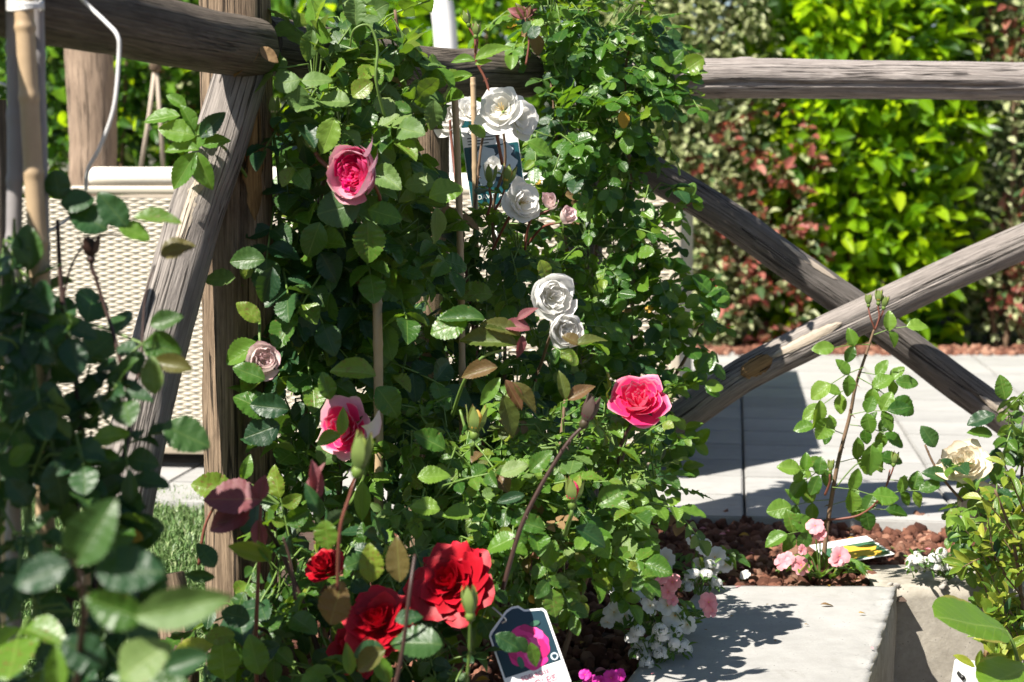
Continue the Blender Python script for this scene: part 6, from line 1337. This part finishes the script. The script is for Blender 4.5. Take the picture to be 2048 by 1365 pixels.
# white blank tags stuck in the gravel
for lab, pl, dd in (('blank white tag leaning in the gravel left of the impatiens', [(1190, 1130), (1214, 1128), (1252, 1196), (1228, 1208)], 2.5), ('blank white tag standing in shade by the white flowers', [(1254, 1118), (1276, 1090), (1288, 1160), (1262, 1165)], 2.6), ('small white tag half covered beside the impatiens leaves', [(1255, 1160), (1285, 1152), (1302, 1190), (1272, 1200)], 2.48)):
    a_, b_, c_, d_ = [P(x, y, dd + (.02 if i < 2 else -.01)) for i, (x, y) in enumerate(pl)]; nn = Vector((0, .0012, 0))
    mb = MB(); mb.add([a_, b_, c_, d_, a_ + nn, b_ + nn, c_ + nn, d_ + nn], [(0, 1, 2, 3), (7, 6, 5, 4), (0, 4, 5, 1), (1, 5, 6, 2), (2, 6, 7, 3), (3, 7, 4, 0)])
    mm = c_.lerp(d_, .5); mb.tube([mm, mm + Vector((.008, .01, -.09))], .003, 5)
    obj('plant_tag', mb.mesh('tag', M['card'], False), None, None, lab, 'tag')
for q in (('rose', 990, 1270, 62, 330, 'dark'), ('narrow', 1060, 1285, 52, 285, 'rose'), ('rose', 1030, 1275, 40, 310, 'dark')): hero(en, q[0], q[1], q[2], 1.9, q[3], q[4], q[5], random.uniform(-.3, .3), .5)
# dry litter, fallen leaves and petals between the stones and on the step
it = []
for k in range(260):
    x = random.uniform(-.2, 1.1); y = random.uniform(2.1, 3.2)
    if in_step(x, y) and not (STEP_L < sh(x, y) < STEP_R and k % 6 == 0): continue
    on = STEP_L < sh(x, y) < STEP_R and y < STEP_B; L_ = random.uniform(.004, .009) if on else random.uniform(.008, .022); m_ = random.randrange(4)
    it.append((mat4(frame(Vector((random.uniform(-1, 1), random.uniform(-1, 1), .1)), Vector((random.uniform(-.4, .4), random.uniform(-.5, .3), 1))), (x, y, .003 if on else bed_z(x, y) + random.uniform(.012, .02)), L_, L_, L_), KINDS['laurel'].lo[k % 5], m_, random.random()))
obj('leaf_litter', joined('litter', it, [M['dry'], M['yellowed'], M['bronze'], M['impatiens_pink']]), label='scattered dry leaves and petals on the gravel and step', cat='litter', kind='stuff')
# fallen bits
for lab, px, py, L, mat_ in (('small tan fallen leaf on the step', 1716, 1226, .012, 'yellowed'), ('tiny dry leaf on the sunlit middle of the step', 1608, 1249, .008, 'dry'), ('thin dry sprig on the back of the step', 1640, 1210, .022, 'dry')):
    v, f, uv = KINDS['laurel'].hi[0]; mb = MB(); mb.add([tuple(p) for p in v], f, uv); g = G(px, py, .004)
    obj('fallen_leaf', mb.mesh('fallen', M[mat_]), mat4(frame(Vector((1, .15, .02)), Vector((0, -.2, 1))), g, L, L, L), None, lab, 'leaf')
for lab, px, py in (('pink fallen petal on the gravel near the right end of the step', 1722, 1162), ('pale pink petal lying left of the pink impatiens', 1548, 1150), ('pink petals curled on the gravel at the back edge of the step', 1440, 1172)):
    g = G(px, py, -.01); s = .013
    obj('fallen_petal', petal_mesh(('fallen', 1), 'impatiens_pink', .8, .3, .8, .1, 2, .06, 0), mat4(frame(Vector((.3, 1, 0)), Vector((0, -.3, 1))), g, s, s, s), None, lab, 'petal')
# ================================================================== build leaves: those that show largest become parts, the rest one mass per plant
W_, H_g = 512, 342; Zb = np.full((H_g, W_), 1e9); Ib = np.full((H_g, W_), -1, dtype=np.int64)
flat = [(nm, i) for nm, L in LEAVES.items() for i in range(len(L))]
rects = []
for n_, (nm, i) in enumerate(flat):
    Mx, kind, var, mat, r = LEAVES[nm][i]
    c0 = Mx.translation + Mx.to_3x3() @ Vector((0, .5, 0)); q = to_px(c0)
    L_ = Mx.col[1].length; nz_ = Mx.col[2].normalized(); v_ = (c0 - CAMP).normalized()
    rad = max(0.6, L_ / q[2] * F_PX * 0.25 * 0.30); x = q[0] / 4; y = q[1] / 4
    if not (-rad < x < W_ + rad and -rad < y < H_g + rad) or q[2] < .1: continue
    x0, x1 = int(max(0, x - rad)), int(min(W_ - 1, x + rad)); y0, y1 = int(max(0, y - rad)), int(min(H_g - 1, y + rad))
    if x1 < x0 or y1 < y0: continue
    blk = Zb[y0:y1 + 1, x0:x1 + 1]; m_ = blk > q[2]; blk[m_] = q[2]; Ib[y0:y1 + 1, x0:x1 + 1][m_] = n_
vis = np.bincount(Ib[Ib >= 0], minlength=len(flat))
byp = {}
for n_, (nm, i) in enumerate(flat): byp.setdefault(nm, []).append((vis[n_], i))
for nm, L in LEAVES.items():
    root = PLANTS[nm]; order = sorted(byp.get(nm, []), key=lambda t: -t[0]); top = [i for _, i in order[:300]]; rest = [i for _, i in order[300:]]
    for i in top:
        Mx, kind, var, mat, r = L[i]; obj('leaf', KINDS[kind].mesh(var, mat), Mx, root)
    if rest:
        mats = sorted({L[i][3] for i in rest}); rt = WORLD[root.name].inverted()
        me = joined('foliage', [(rt @ L[i][0], KINDS[L[i][1]].lo[L[i][2]], mats.index(L[i][3]), L[i][4]) for i in rest], [M[m_] for m_ in mats])
        obj('foliage', me, WORLD[root.name], root, kind='stuff')
    if STALKS[nm].v:
        rt = WORLD[root.name].inverted(); STALKS[nm].v = [tuple(rt @ Vector(p)) for p in STALKS[nm].v]
        obj('leaf_stalks', STALKS[nm].mesh('stalks', [M['stem'], M['stem_brown']]), WORLD[root.name], root, kind='stuff')
print('LEAVES', {k: len(v) for k, v in LEAVES.items()}, 'objects', len(bpy.data.objects))
